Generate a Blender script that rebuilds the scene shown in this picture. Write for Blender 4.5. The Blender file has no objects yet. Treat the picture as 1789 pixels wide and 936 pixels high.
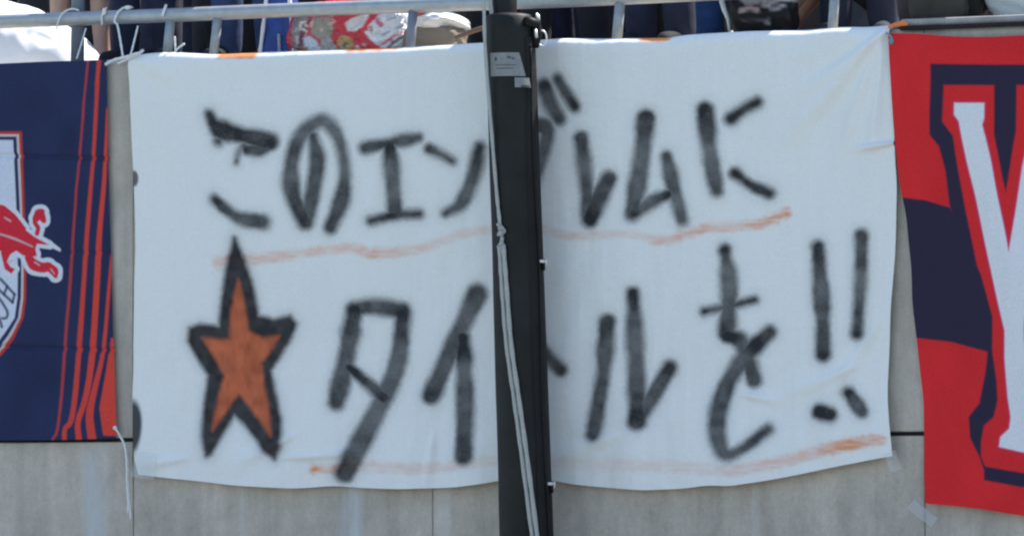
import bpy, bmesh, math, random
import numpy as np
from mathutils import Vector, Matrix

random.seed(7)
rng = np.random.default_rng(7)
S = bpy.context.scene
C = S.collection
R_ = math.radians

# ------------------------------------------------------------------ camera
PW, PH = 1789.0, 936.0
F = 12600.0                      # focal length in photograph pixels
YAW = R_(30.0)                   # the wall is seen 30 degrees off square
HORIZON = 935.0
PITCH = math.atan((HORIZON - PH / 2) / F)
DIST = 34.3
TGT = Vector((0, 0, 2.87))
d = Vector((-math.sin(YAW) * math.cos(PITCH), math.cos(YAW) * math.cos(PITCH), math.sin(PITCH)))
CAM = TGT - d * DIST
right = Vector((math.cos(YAW), math.sin(YAW), 0))
up = right.cross(d)
cd = bpy.data.cameras.new('camera')
cam = bpy.data.objects.new('camera', cd)
C.objects.link(cam)
cam.matrix_world = Matrix(((right.x, up.x, -d.x, CAM.x), (right.y, up.y, -d.y, CAM.y),
                           (right.z, up.z, -d.z, CAM.z), (0, 0, 0, 1)))
cd.sensor_width = 36
cd.lens = F / PW * 36
cd.clip_start = 0.5
cd.clip_end = 2000
S.camera = cam

# ------------------------------------------------------------------ light
SUN_EL, SUN_AZ = R_(55), R_(30)          # azimuth from +Y towards +X: behind the wall, to the right
w = bpy.data.worlds.new('World')
S.world = w
w.use_nodes = True
nt = w.node_tree
sky = nt.nodes.new('ShaderNodeTexSky')
sky.sky_type = 'NISHITA'
sky.sun_disc = False
sky.sun_elevation = SUN_EL
sky.sun_rotation = SUN_AZ
nt.links.new(sky.outputs[0], nt.nodes['Background'].inputs[0])
nt.nodes['Background'].inputs[1].default_value = 0.12
sd = bpy.data.lights.new('sun', 'SUN')
sd.energy = 4.0
sd.angle = R_(0.5)
sd.color = (1.0, 0.95, 0.88)
sun = bpy.data.objects.new('sun', sd)
C.objects.link(sun)
sv = Vector((math.sin(SUN_AZ) * math.cos(SUN_EL), math.cos(SUN_AZ) * math.cos(SUN_EL), math.sin(SUN_EL)))
sun.rotation_euler = sv.to_track_quat('Z', 'Y').to_euler()
S.view_settings.view_transform = 'Standard'
S.view_settings.look = 'None'
S.view_settings.gamma = 1
S.view_settings.exposure = 1.22
S.cycles.filter_width = 2.3

# ------------------------------------------------------------------ helpers
def pix(px, py, y0=0.0):
    """photograph pixel -> point where its sight line meets the upright plane y = y0"""
    v = d * F + right * (px - PW / 2) - up * (py - PH / 2)
    t = (y0 - CAM.y) / v.y
    return CAM + v * t

def pix_np(px, py, y0):
    vx = d.x * F + right.x * (px - PW / 2) - up.x * (py - PH / 2)
    vy = d.y * F + right.y * (px - PW / 2) - up.y * (py - PH / 2)
    vz = d.z * F + right.z * (px - PW / 2) - up.z * (py - PH / 2)
    t = (y0 - CAM.y) / vy
    return CAM.x + vx * t, CAM.z + vz * t

PXM = F / DIST                       # pixels per metre, about 367
def pz(px, z, y0):
    """pixel column px at height z on plane y0"""
    a = pix(px, 100, y0); b = pix(px, 800, y0)
    k = (z - a.z) / (b.z - a.z)
    return a.lerp(b, k)

WALL_TOP = pix(900, 76, 0.0).z
FLOOR = WALL_TOP - 0.012

def tag(o, label=None, cat=None, group=None, kind=None):
    if label: o['label'] = label
    if cat: o['category'] = cat
    if group: o['group'] = group
    if kind: o['kind'] = kind
    return o

def obj(name, me, mat=None, parent=None):
    if isinstance(me, bmesh.types.BMesh):
        m = bpy.data.meshes.new(name)
        me.to_mesh(m); me.free(); me = m
    o = bpy.data.objects.new(name, me)
    C.objects.link(o)
    if mat is not None:
        me.materials.clear(); me.materials.append(mat)
    if parent is not None: o.parent = parent
    return o

def empty(name, loc=(0, 0, 0)):
    o = bpy.data.objects.new(name, None)
    o.empty_display_size = 0.1
    o.location = loc
    C.objects.link(o)
    return o

def child(name, me, mat, parent):
    """mesh given in world coordinates, parented to an empty that may stand anywhere"""
    o = obj(name, me, mat, parent)
    o.matrix_parent_inverse = Matrix.Translation(parent.location).inverted() if parent.type == 'EMPTY' else Matrix()
    return o

def smooth(o):
    o.data.polygons.foreach_set('use_smooth', [True] * len(o.data.polygons))
    return o

def bm_box(x0, x1, y0, y1, z0, z1, bev=0.0, seg=2):
    bm = bmesh.new()
    bmesh.ops.create_cube(bm, size=1.0)
    for v in bm.verts:
        v.co = Vector(((x0 + x1) / 2 + v.co.x * (x1 - x0), (y0 + y1) / 2 + v.co.y * (y1 - y0),
                       (z0 + z1) / 2 + v.co.z * (z1 - z0)))
    if bev:
        bmesh.ops.bevel(bm, geom=bm.edges[:], offset=bev, segments=seg, affect='EDGES', profile=0.5)
    return bm

def tube(bm, pts, rad, n=10, cap=True):
    """tube through pts; rad a number or a list"""
    pts = [Vector(p) for p in pts]
    if not isinstance(rad, (list, tuple)): rad = [rad] * len(pts)
    rings = []
    prev = None
    for i, p in enumerate(pts):
        t = (pts[min(i + 1, len(pts) - 1)] - pts[max(i - 1, 0)]).normalized()
        if prev is None:
            a = t.orthogonal().normalized()
        else:
            a = (prev - t * prev.dot(t))
            a = a.normalized() if a.length > 1e-6 else t.orthogonal().normalized()
        prev = a
        b = t.cross(a)
        rings.append([bm.verts.new(p + (a * math.cos(k * 2 * math.pi / n) + b * math.sin(k * 2 * math.pi / n)) * rad[i])
                      for k in range(n)])
    for i in range(len(rings) - 1):
        for k in range(n):
            bm.faces.new((rings[i][k], rings[i][(k + 1) % n], rings[i + 1][(k + 1) % n], rings[i + 1][k]))
    if cap:
        bm.faces.new(rings[0][::-1]); bm.faces.new(rings[-1])
    return bm

def spline(pts, n=6):
    """Catmull-Rom through 2-D or 3-D points"""
    P = [np.array(p, float) for p in pts]
    if len(P) < 3: 
        return [P[0] + (P[-1] - P[0]) * k / (n * 2) for k in range(n * 2 + 1)] if len(P) == 2 else P
    Q = [2 * P[0] - P[1]] + P + [2 * P[-1] - P[-2]]
    out = []
    for i in range(1, len(Q) - 2):
        for k in range(n):
            t = k / n
            out.append(0.5 * ((2 * Q[i]) + (-Q[i - 1] + Q[i + 1]) * t + (2 * Q[i - 1] - 5 * Q[i] + 4 * Q[i + 1] - Q[i + 2]) * t * t
                              + (-Q[i - 1] + 3 * Q[i] - 3 * Q[i + 1] + Q[i + 2]) * t ** 3))
    out.append(P[-1])
    return out

def cord(name, pts, rad, mat, parent=None, n=8):
    """round cord through 3-D points"""
    p = [Vector(q) for q in spline([tuple(q) for q in pts], 6)]
    rr = [rad * (1 + 0.12 * math.sin(i * 2.1)) for i in range(len(p))]
    o = obj(name, tube(bmesh.new(), p, rr, n), mat)
    smooth(o)
    if parent: 
        o.parent = parent
        o.matrix_parent_inverse = Matrix.Translation(parent.location).inverted()
    return o

# ---- materials
def newmat(name):
    m = bpy.data.materials.new(name); m.use_nodes = True
    n = m.node_tree.nodes; l = m.node_tree.links
    return m, n, l, n['Principled BSDF']

def mat(name, col, rough=0.7, metal=0.0, var=0.15, scale=12.0, bump=0.0, bscale=60.0, spec=0.5, stretch=(1, 1, 1)):
    m, n, l, b = newmat(name)
    tc = n.new('ShaderNodeTexCoord'); mp = n.new('ShaderNodeMapping')
    mp.inputs['Scale'].default_value = stretch
    l.new(tc.outputs['Object'], mp.inputs[0])
    nz = n.new('ShaderNodeTexNoise'); nz.inputs['Scale'].default_value = scale; nz.inputs['Detail'].default_value = 6
    l.new(mp.outputs[0], nz.inputs['Vector'])
    mr = n.new('ShaderNodeMapRange'); mr.inputs[1].default_value = 0.25; mr.inputs[2].default_value = 0.75
    mr.inputs[3].default_value = 1 - var; mr.inputs[4].default_value = 1 + var
    l.new(nz.outputs[0], mr.inputs[0])
    mx = n.new('ShaderNodeMix'); mx.data_type = 'RGBA'; mx.blend_type = 'MULTIPLY'; mx.inputs[0].default_value = 1
    mx.inputs[6].default_value = (*col, 1)
    l.new(mr.outputs[0], mx.inputs[7]); l.new(mx.outputs[2], b.inputs['Base Color'])
    b.inputs['Roughness'].default_value = rough; b.inputs['Metallic'].default_value = metal
    b.inputs['Specular IOR Level'].default_value = spec
    if bump:
        nb = n.new('ShaderNodeTexNoise'); nb.inputs['Scale'].default_value = bscale; nb.inputs['Detail'].default_value = 4
        l.new(mp.outputs[0], nb.inputs['Vector'])
        bp = n.new('ShaderNodeBump'); bp.inputs['Strength'].default_value = bump; bp.inputs['Distance'].default_value = 0.01
        l.new(nb.outputs[0], bp.inputs['Height']); l.new(bp.outputs[0], b.inputs['Normal'])
    return m

def mat_cloth_print(name, grain=0.06, rough=0.9):
    """cloth whose dye is the mesh's colour attribute, with a weave on top"""
    m, n, l, b = newmat(name)
    at = n.new('ShaderNodeAttribute'); at.attribute_name = 'paint'
    tc = n.new('ShaderNodeTexCoord')
    nz = n.new('ShaderNodeTexNoise'); nz.inputs['Scale'].default_value = 230; nz.inputs['Detail'].default_value = 3
    l.new(tc.outputs['Object'], nz.inputs['Vector'])
    mr = n.new('ShaderNodeMapRange'); mr.inputs[1].default_value = 0.3; mr.inputs[2].default_value = 0.7
    mr.inputs[3].default_value = 1 - grain; mr.inputs[4].default_value = 1 + grain
    l.new(nz.outputs[0], mr.inputs[0])
    mx = n.new('ShaderNodeMix'); mx.data_type = 'RGBA'; mx.blend_type = 'MULTIPLY'; mx.inputs[0].default_value = 1
    l.new(at.outputs['Color'], mx.inputs[6]); l.new(mr.outputs[0], mx.inputs[7])
    l.new(mx.outputs[2], b.inputs['Base Color'])
    b.inputs['Roughness'].default_value = rough
    b.inputs['Specular IOR Level'].default_value = 0.2
    bp = n.new('ShaderNodeBump'); bp.inputs['Strength'].default_value = 0.12; bp.inputs['Distance'].default_value = 0.004
    l.new(nz.outputs[0], bp.inputs['Height']); l.new(bp.outputs[0], b.inputs['Normal'])
    return m

def mat_concrete(name, base=(0.495, 0.445, 0.38), streaks=()):
    m, n, l, b = newmat(name)
    tc = n.new('ShaderNodeTexCoord')
    def noise(scale, st, detail=6, rough=0.6):
        mp = n.new('ShaderNodeMapping'); mp.inputs['Scale'].default_value = st
        l.new(tc.outputs['Object'], mp.inputs[0])
        z = n.new('ShaderNodeTexNoise'); z.inputs['Scale'].default_value = scale; z.inputs['Detail'].default_value = detail
        z.inputs['Roughness'].default_value = rough
        l.new(mp.outputs[0], z.inputs['Vector']); return z.outputs[0]
    def rng_(s, a, b_, c, e):
        r = n.new('ShaderNodeMapRange'); r.inputs[1].default_value = a; r.inputs[2].default_value = b_
        r.inputs[3].default_value = c; r.inputs[4].default_value = e; l.new(s, r.inputs[0]); return r.outputs[0]
    def mul(a, b_):
        q = n.new('ShaderNodeMath'); q.operation = 'MULTIPLY'; l.new(a, q.inputs[0])
        if hasattr(b_, 'links'): l.new(b_, q.inputs[1])
        else: q.inputs[1].default_value = b_
        return q.outputs[0]
    cloud = rng_(noise(1.3, (1, 1, 1)), 0.3, 0.7, 0.80, 1.16)
    drip = rng_(noise(7.0, (1, 1, 0.07), 5), 0.32, 0.7, 0.85, 1.12)
    speck = mul(rng_(noise(95.0, (1, 1, 1), 3), 0.3, 0.7, 0.92, 1.08), rng_(noise(14.0, (1, 1, 0.6), 6, 0.75), 0.3, 0.7, 0.86, 1.12))
    val = mul(mul(cloud, drip), speck)
    mx = n.new('ShaderNodeMix'); mx.data_type = 'RGBA'; mx.blend_type = 'MULTIPLY'; mx.inputs[0].default_value = 1
    mx.inputs[6].default_value = (*base, 1); l.new(val, mx.inputs[7])
    col = mx.outputs[2]
    sx = n.new('ShaderNodeSeparateXYZ'); l.new(tc.outputs['Object'], sx.inputs[0])
    brk = rng_(noise(9.0, (1, 1, 0.25), 5), 0.35, 0.62, 0.15, 1.0)
    for (x0, wd, amt) in streaks:       # pale lime runs down the face
        a = n.new('ShaderNodeMath'); a.operation = 'SUBTRACT'; l.new(sx.outputs[0], a.inputs[0]); a.inputs[1].default_value = x0
        a2 = n.new('ShaderNodeMath'); a2.operation = 'ABSOLUTE'; l.new(a.outputs[0], a2.inputs[0])
        f = rng_(a2.outputs[0], wd, wd * 0.35, 0.0, amt)
        f = mul(f, brk)
        q = n.new('ShaderNodeMix'); q.data_type = 'RGBA'; l.new(f, q.inputs[0]); l.new(col, q.inputs[6])
        q.inputs[7].default_value = (0.55, 0.57, 0.58, 1); col = q.outputs[2]
    l.new(col, b.inputs['Base Color'])
    b.inputs['Roughness'].default_value = 0.92
    b.inputs['Specular IOR Level'].default_value = 0.25
    bp = n.new('ShaderNodeBump'); bp.inputs['Strength'].default_value = 0.35; bp.inputs['Distance'].default_value = 0.006
    l.new(noise(60, (1, 1, 1), 5), bp.inputs['Height']); l.new(bp.outputs[0], b.inputs['Normal'])
    return m

def sx_(px): return pix(px, 880, 0).x
M_wall = mat_concrete('concrete', streaks=[(sx_(165), .09, .8), (sx_(612), .085, .9), (sx_(772), .06, .6), (sx_(425), .04, .25), (sx_(1320), .03, .25)])
M_conc2 = mat_concrete('concrete_plain', (0.36, 0.35, 0.33))
M_dark = mat('joint_filler', (0.02, 0.02, 0.022), 0.95)
M_galv = mat('galvanised_steel', (0.42, 0.44, 0.45), 0.5, 0.55, 0.12, 25, 0.05, 120)
M_galv2 = mat('galvanised_post', (0.36, 0.38, 0.39), 0.6, 0.35, 0.15, 30, 0.05, 120)
M_slate = mat('slate_paint', (0.2, 0.22, 0.27), 0.55, 0.0, 0.12, 20)
M_chrome = mat('bright_steel', (0.9, 0.88, 0.85), 0.34, 1.0, 0.05, 30)
M_snap = mat('nickel_snap', (0.85, 0.83, 0.8), 0.4, 0.35, 0.05, 30)
M_vinyl = mat('black_vinyl', (0.0085, 0.0092, 0.0080), 0.56, 0.0, 0.6, 6, 0.8, 7, spec=0.3)
M_vinyl2 = mat('black_vinyl_flap', (0.0055, 0.0055, 0.0058), 0.6, 0.0, 0.6, 6, 0.8, 9, spec=0.3)
M_label = mat('grey_sticker', (0.22, 0.23, 0.225), 0.5, 0, 0.18, 40)
M_ink = mat('label_ink', (0.05, 0.055, 0.06), 0.6)
M_rope = mat('white_rope', (0.42, 0.43, 0.40), 0.85, 0, 0.2, 160, 0.4, 300)
M_cordw = mat('white_cord', (0.78, 0.78, 0.76), 0.85, 0, 0.12, 160, 0.3, 300)
M_teal = mat('teal_cord', (0.12, 0.32, 0.34), 0.8)
M_orange = mat('orange_tape', (0.8, 0.22, 0.06), 0.7)
M_cloth = mat_cloth_print('banner_cloth', 0.075)
M_flagl = mat_cloth_print('navy_flag_cloth', 0.22)
M_flagr = mat_cloth_print('red_flag_cloth', 0.14)

# ------------------------------------------------------------------ ground and stand
bm = bmesh.new()
bmesh.ops.create_grid(bm, x_segments=4, y_segments=4, size=400)
M_grass = mat('turf', (0.06, 0.1, 0.03), 0.95, 0, 0.3, 3)
o = obj('pitch', bm, M_grass); o.location = (0, -200, 0.0); tag(o, kind='structure')
M_asph = mat('apron_paving', (0.24, 0.235, 0.225), 0.9, 0, 0.15, 2.5, 0.2, 60)
o = obj('apron', bm_box(-60, 60, -14, 0.6, -0.2, 0.02), M_asph); tag(o, kind='structure')
# upper walkway and two terrace steps behind the wall
o = obj('walkway', bm_box(-12, 12, 0.40, 2.6, FLOOR - 0.3, FLOOR), M_conc2); tag(o, kind='structure')
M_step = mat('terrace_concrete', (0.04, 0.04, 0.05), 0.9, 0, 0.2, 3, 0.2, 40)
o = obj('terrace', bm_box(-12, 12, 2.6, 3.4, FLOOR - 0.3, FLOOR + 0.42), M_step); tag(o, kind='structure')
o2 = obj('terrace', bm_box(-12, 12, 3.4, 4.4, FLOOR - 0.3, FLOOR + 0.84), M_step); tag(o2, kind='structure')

# ------------------------------------------------------------------ wall
wall = tag(empty('concrete_wall', (0, 0.2, 0)), 'grey concrete retaining wall of large panels behind the hanging banners', 'wall')
JZ = pix(1590, 757, 0).z
XJ = [pix(232, 880, 0).x, pix(1615, 890, 0).x]
PWID = XJ[1] - XJ[0]
xs = [XJ[0] + k * PWID for k in range(-2, 4)]
child('backing', bm_box(xs[0], xs[-1], 0.025, 0.40, 0.0, WALL_TOP - 0.06), M_dark, wall)
g = 0.0022
for a, b in zip(xs[:-1], xs[1:]):
    # upper panels with a rounded top edge
    bm = bmesh.new()
    Rw = 0.045
    prof = [(0.02, JZ + 0.011), (0.0, JZ + 0.011)]
    prof = [(0.024, JZ + 0.010), (0.004, JZ + 0.010), (0.0, JZ + 0.016)]
    prof += [(Rw - Rw * math.cos(t), WALL_TOP - Rw + Rw * math.sin(t)) for t in np.linspace(0, math.pi / 2, 7)]
    prof += [(0.40, WALL_TOP), (0.40, WALL_TOP - 0.058), (0.024, WALL_TOP - 0.058)]
    L = [bm.verts.new((a + g, y, z)) for y, z in prof]; Rr = [bm.verts.new((b - g, y, z)) for y, z in prof]
    n_ = len(prof)
    for k in range(n_):
        bm.faces.new((L[k], L[(k + 1) % n_], Rr[(k + 1) % n_], Rr[k]))
    bm.faces.new(L[::-1]); bm.faces.new(Rr)
    bmesh.ops.recalc_face_normals(bm, faces=bm.faces[:])
    child('panel', bm, M_wall, wall)
xc = pix(755, 890, 0).x
low = []
for a, b in zip(xs[:-1], xs[1:]):
    k = a + (xc - XJ[0])
    low += [(a + g, k - 0.002), (k + 0.002, b - g)]
for i, (a, b) in enumerate(low):
    child('panel', bm_box(a, b, 0.002 + 0.001 * (i % 3), 0.024, 0.0, JZ - 0.010, 0.004, 1), M_wall, wall)

# raised kerb with a dark steel edge at the right end
kx0 = pix(1570, 40, -0.01).x
kz1 = pix(1700, 29, 0.0).z; kz0 = pix(1690, 43, 0.0).z; kz2 = pix(1690, 50, 0.0).z
kerb = tag(empty('edge_kerb', (kx0, 0.1, WALL_TOP)), 'pale dirty concrete kerb with a dark edge above the red checkered flag', 'kerb')
bm = bm_box(kx0, kx0 + 5.0, -0.004, 0.34, max(kz0, WALL_TOP - 0.02), kz1, 0.012, 2)
child('kerb_block', bm, M_conc2, kerb)
child('steel_edge', bm_box(kx0 + 0.01, kx0 + 5.0, -0.022, -0.0045, kz2, kz0 + 0.004, 0.003, 1), mat('rusty_steel', (0.016, 0.012, 0.013), 0.95, 0, 0.4, 30), kerb)

# ------------------------------------------------------------------ paint helpers (pigment laid down in banner coordinates)
def sstep(a, b, x):
    t = np.clip((x - a) / (b - a), 0, 1); return t * t * (3 - 2 * t)

def stroke_field(PX, PY, pts, wid, n=5):
    """signed distance to a brushed stroke and the position 0..1 along it"""
    q = spline(pts, n)
    if not isinstance(wid, (list, tuple)): wid = [wid, wid]
    N = len(q)
    best = np.full(PX.shape, 1e3); U = np.zeros(PX.shape)
    xs_ = [p[0] for p in q]; ys_ = [p[1] for p in q]; m = max(wid) + 40
    sel = (PX > min(xs_) - m) & (PX < max(xs_) + m) & (PY > min(ys_) - m) & (PY < max(ys_) + m)
    X = PX[sel]; Y = PY[sel]
    bb = best[sel]; uu = U[sel]
    for i in range(N - 1):
        a, b = q[i], q[i + 1]
        ab = b - a; L2 = max(ab.dot(ab), 1e-9)
        t = np.clip(((X - a[0]) * ab[0] + (Y - a[1]) * ab[1]) / L2, 0, 1)
        u = (i + t) / (N - 1)
        r = np.interp(u, np.linspace(0, 1, len(wid)), wid) / 2
        dd = np.hypot(X - a[0] - t * ab[0], Y - a[1] - t * ab[1]) - r
        k = dd < bb
        bb = np.where(k, dd, bb); uu = np.where(k, u, uu)
    best[sel] = bb; U[sel] = uu
    return best, U

def poly_sdf(PX, PY, poly):
    """signed distance to a closed outline, negative inside"""
    P = np.array(poly, float); D = np.full(PX.shape, 1e9); ins = np.zeros(PX.shape, bool)
    for i in range(len(P)):
        a = P[i]; b = P[(i + 1) % len(P)]; ab = b - a
        t = np.clip(((PX - a[0]) * ab[0] + (PY - a[1]) * ab[1]) / max(ab.dot(ab), 1e-9), 0, 1)
        D = np.minimum(D, np.hypot(PX - a[0] - t * ab[0], PY - a[1] - t * ab[1]))
        if a[1] != b[1]:
            c = ((a[1] > PY) != (b[1] > PY)) & (PX < (b[0] - a[0]) * (PY - a[1]) / (b[1] - a[1]) + a[0])
            ins ^= c
    return np.where(ins, -D, D)

_NZ = {}
def vnoise(X, Y, seed=0):
    """smooth value noise"""
    if seed not in _NZ: _NZ[seed] = np.random.default_rng(seed).random((64, 64))
    r = _NZ[seed]
    xi = np.floor(X).astype(int); yi = np.floor(Y).astype(int); fx = X - xi; fy = Y - yi
    fx = fx * fx * (3 - 2 * fx); fy = fy * fy * (3 - 2 * fy)
    g_ = lambda a, b: r[a % 64, b % 64]
    return ((g_(xi, yi) * (1 - fx) + g_(xi + 1, yi) * fx) * (1 - fy) + (g_(xi, yi + 1) * (1 - fx) + g_(xi + 1, yi + 1) * fx) * fy)

def over(col, rgb, a):
    return col * (1 - a[..., None]) + np.array(rgb) * a[..., None]

def interp_edge(pts):
    p = sorted(pts); a = [q[0] for q in p]; b = [q[1] for q in p]
    def f(v):
        return np.interp(v, a, b)
    # softened so that the cloth's edge has no kinks
    def g_(v):
        return (f(v - 14) + f(v - 7) + f(v) + f(v + 7) + f(v + 14)) / 5
    return g_

def sheet(name, left, rgt, top, bot, nx, ny, off, disp, paint, material, wrap=None):
    """hanging cloth: edges given in photograph coordinates of the wall plane, folds by disp (metres off the wall)"""
    s, t = np.meshgrid(np.linspace(0, 1, nx), np.linspace(0, 1, ny))
    PY = np.full(s.shape, 450.0)
    PY = 100 + t * 700
    for _ in range(6):
        PX = left(PY) * (1 - s) + rgt(PY) * s
        PY = top(PX) * (1 - t) + bot(PX) * t
    X, Z = pix_np(PX, PY, -off)
    Y = -off - disp(PX, PY, s, t)
    col = paint(PX, PY)
    if wrap:
        Rr, back, nb = wrap
        h = Z[0][None, :] - Z
        sn = np.clip(1 - h / Rr, 0, 1)
        Y = Y + Rr * (1 - np.sqrt(1 - sn * sn)) * (h < Rr)
        # rows lying on the ledge
        k = np.linspace(1, 0, nb, endpoint=False)[:, None]
        Xb = np.repeat(X[:1], nb, 0); Zb = Z[:1] - 0.006 * k; Yb = Y[:1] + back * k
        X = np.vstack([Xb, X]); Z = np.vstack([Zb, Z]); Y = np.vstack([Yb, Y])
        col = np.concatenate([np.repeat(col[:1], nb, 0), col], 0)
    h_, w_ = X.shape
    me = bpy.data.meshes.new(name)
    co = np.stack([X, Y, Z], -1).reshape(-1, 3)
    i = np.arange(h_ * w_).reshape(h_, w_)
    f = np.stack([i[:-1, :-1], i[1:, :-1], i[1:, 1:], i[:-1, 1:]], -1).reshape(-1, 4)
    me.vertices.add(len(co)); me.vertices.foreach_set('co', co.ravel().astype(np.float32))
    me.loops.add(f.size); me.loops.foreach_set('vertex_index', f.ravel().astype(np.int32))
    me.polygons.add(len(f)); me.polygons.foreach_set('loop_start', (np.arange(len(f)) * 4).astype(np.int32))
    me.polygons.foreach_set('use_smooth', np.ones(len(f), bool))
    me.update(calc_edges=True)
    at = me.color_attributes.new('paint', 'FLOAT_COLOR', 'POINT')
    c4 = np.ones((len(co), 4), np.float32); c4[:, :3] = np.clip(col.reshape(-1, 3), 0, 1)
    at.data.foreach_set('color', c4.ravel())
    o_ = obj(name, me, material)
    return o_

# ------------------------------------------------------------------ the white banner
BLK = [  # (points, widths, strength)
 ([(367, 200), (376, 218), (392, 229), (430, 238), (474, 248)], [12, 22, 34, 29, 26], .98),          # ko
 ([(396, 232), (384, 246)], [26, 16], .72),
 ([(472, 250), (456, 260), (436, 262)], [22, 26, 18], .92),
 ([(430, 258), (420, 268), (416, 284)], [16, 12, 6], .72),
 ([(377, 348), (398, 366), (424, 382), (462, 388)], [13, 17, 20, 26], .96),
 ([(549, 238), (557, 280), (549, 335), (537, 388)], [18, 24, 24, 22], .9),           # no
 ([(536, 388), (516, 345), (511, 300), (522, 250), (547, 220), (572, 214), (595, 246), (605, 300), (599, 350), (579, 398)], [24, 25, 26, 24, 24, 20, 17, 18, 24, 24], .86),
 ([(640, 259), (688, 249), (732, 241)], [17, 17, 17], .97),                           # e
 ([(682, 255), (687, 310), (691, 370)], [22, 24, 24], .87),
 ([(650, 386), (692, 376), (733, 374)], [15, 15, 15], .96),
 ([(751, 260), (772, 270), (792, 282)], [13, 14, 13], .95),                           # n
 ([(840, 258), (829, 309), (808, 355), (780, 373)], [23, 23, 21, 15], .88),
 ([(872, 236), (952, 222), (943, 282), (905, 372)], [16, 24, 25, 22], .86),           # bu
 ([(951, 151), (964, 184), (978, 208)], [20, 21, 21], .89),
 ([(976, 139), (990, 162), (1006, 187)], [13, 15, 15], .93),
 ([(1017, 242), (1024, 307), (1031, 384)], [24, 23, 24], .89),                        # re
 ([(1032, 384), (1048, 346), (1065, 312)], [22, 25, 25], .9),
 ([(1128, 207), (1119, 286), (1105, 374)], [26, 27, 27], .87),                        # mu
 ([(1108, 372), (1138, 352), (1166, 340)], [20, 18, 17], .92),
 ([(1164, 274), (1177, 330), (1192, 384)], [22, 23, 23], .88),
 ([(1233, 194), (1241, 269), (1253, 333)], [27, 25, 22], .87),                        # ni
 ([(1277, 208), (1298, 192), (1324, 179)], [17, 20, 19], .94),
 ([(1284, 303), (1310, 323), (1345, 338)], [17, 18, 17], .95),
 ([(621, 542), (609, 610), (591, 702)], [30, 30, 28], .89),                           # ta
 ([(622, 538), (660, 536), (702, 543)], [22, 22, 24], .93),
 ([(704, 548), (695, 632), (670, 697), (632, 774), (606, 826)], [28, 30, 32, 33, 33], .87),
 ([(610, 641), (645, 670), (672, 694)], [17, 20, 22], .94),
 ([(836, 514), (795, 600), (754, 690)], [30, 30, 30], .88),                           # i
 ([(810, 590), (815, 690), (817, 794)], [28, 30, 30], .89),
 ([(914, 516), (915, 650), (916, 790)], [28, 30, 30], .88),                           # to
 ([(916, 592), (952, 618), (984, 646)], [24, 25, 23], .92),
 ([(1064, 563), (1056, 656), (1039, 758)], [25, 25, 24], .88),                        # ru
 ([(1107, 512), (1113, 625), (1117, 735)], [21, 27, 29], .89),
 ([(1118, 732), (1142, 692), (1171, 642)], [26, 25, 25], .9),
 ([(1267, 437), (1275, 500), (1271, 582)], [20, 27, 27], .88),                        # wo
 ([(1272, 586), (1290, 592), (1302, 608), (1320, 664)], [24, 26, 26, 24], .93),
 ([(1231, 544), (1275, 535), (1320, 523)], [14, 14, 13], .97),
 ([(1346, 580), (1308, 618), (1270, 676), (1256, 740), (1270, 790), (1300, 786), (1346, 750)], [24, 26, 27, 27, 22, 20, 15], .89),
 ([(1430, 432), (1436, 510), (1440, 560), (1441, 618)], [23, 26, 24, 27], .9),        # !!
 ([(1506, 412), (1505, 490), (1499, 582)], [20, 21, 21], .89),
 ([(1437, 719), (1455, 724)], [24, 24], .95),
 ([(1487, 686), (1510, 718)], [19, 20], .94),
]
ORG = [
 ([(382, 458), (466, 451), (545, 440), (618, 433), (651, 443), (730, 435), (800, 412), (850, 402), (900, 395), (946, 399), (999, 413), (1097, 408), (1161, 420), (1235, 399), (1323, 392), (1374, 371)],
  [18, 17, 14, 14, 16, 14, 13, 13, 12, 12, 12, 12, 14, 15, 15, 15], [.4, .36, .34, .4, .5, .3, .26, .2, .2, .26, .3, .2, .42, .5, .5, .62]),
 ([(556, 819), (575, 819), (648, 815), (747, 817), (855, 806), (965, 807), (1091, 812), (1226, 817), (1282, 822), (1367, 807), (1430, 790), (1493, 775), (1546, 768)],
  [16, 16, 18, 18, 18, 20, 20, 20, 18, 18, 20, 22, 16], [.75, .45, .25, .24, .18, .12, .16, .2, .3, .4, .42, .75, .5]),
]
STAR_O = [(413, 416), (428, 452), (441, 492), (452, 552), (480, 560), (508, 553), (518, 566), (510, 588), (490, 622), (474, 646), (484, 690), (494, 735), (496, 780), (488, 801), (470, 784), (440, 748), (413, 722),
          (396, 750), (372, 792), (362, 796), (357, 760), (360, 715), (368, 655), (350, 628), (331, 596), (333, 574), (352, 568), (386, 572), (391, 530), (400, 470)]
STAR_I = [(420, 488), (429, 530), (436, 578), (462, 590), (490, 586), (480, 605), (458, 634), (464, 672), (476, 720), (480, 762), (455, 728), (419, 688), (400, 715), (374, 752), (380, 715), (394, 655), (378, 625), (356, 590), (380, 592), (403, 592), (407, 540)]

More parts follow.
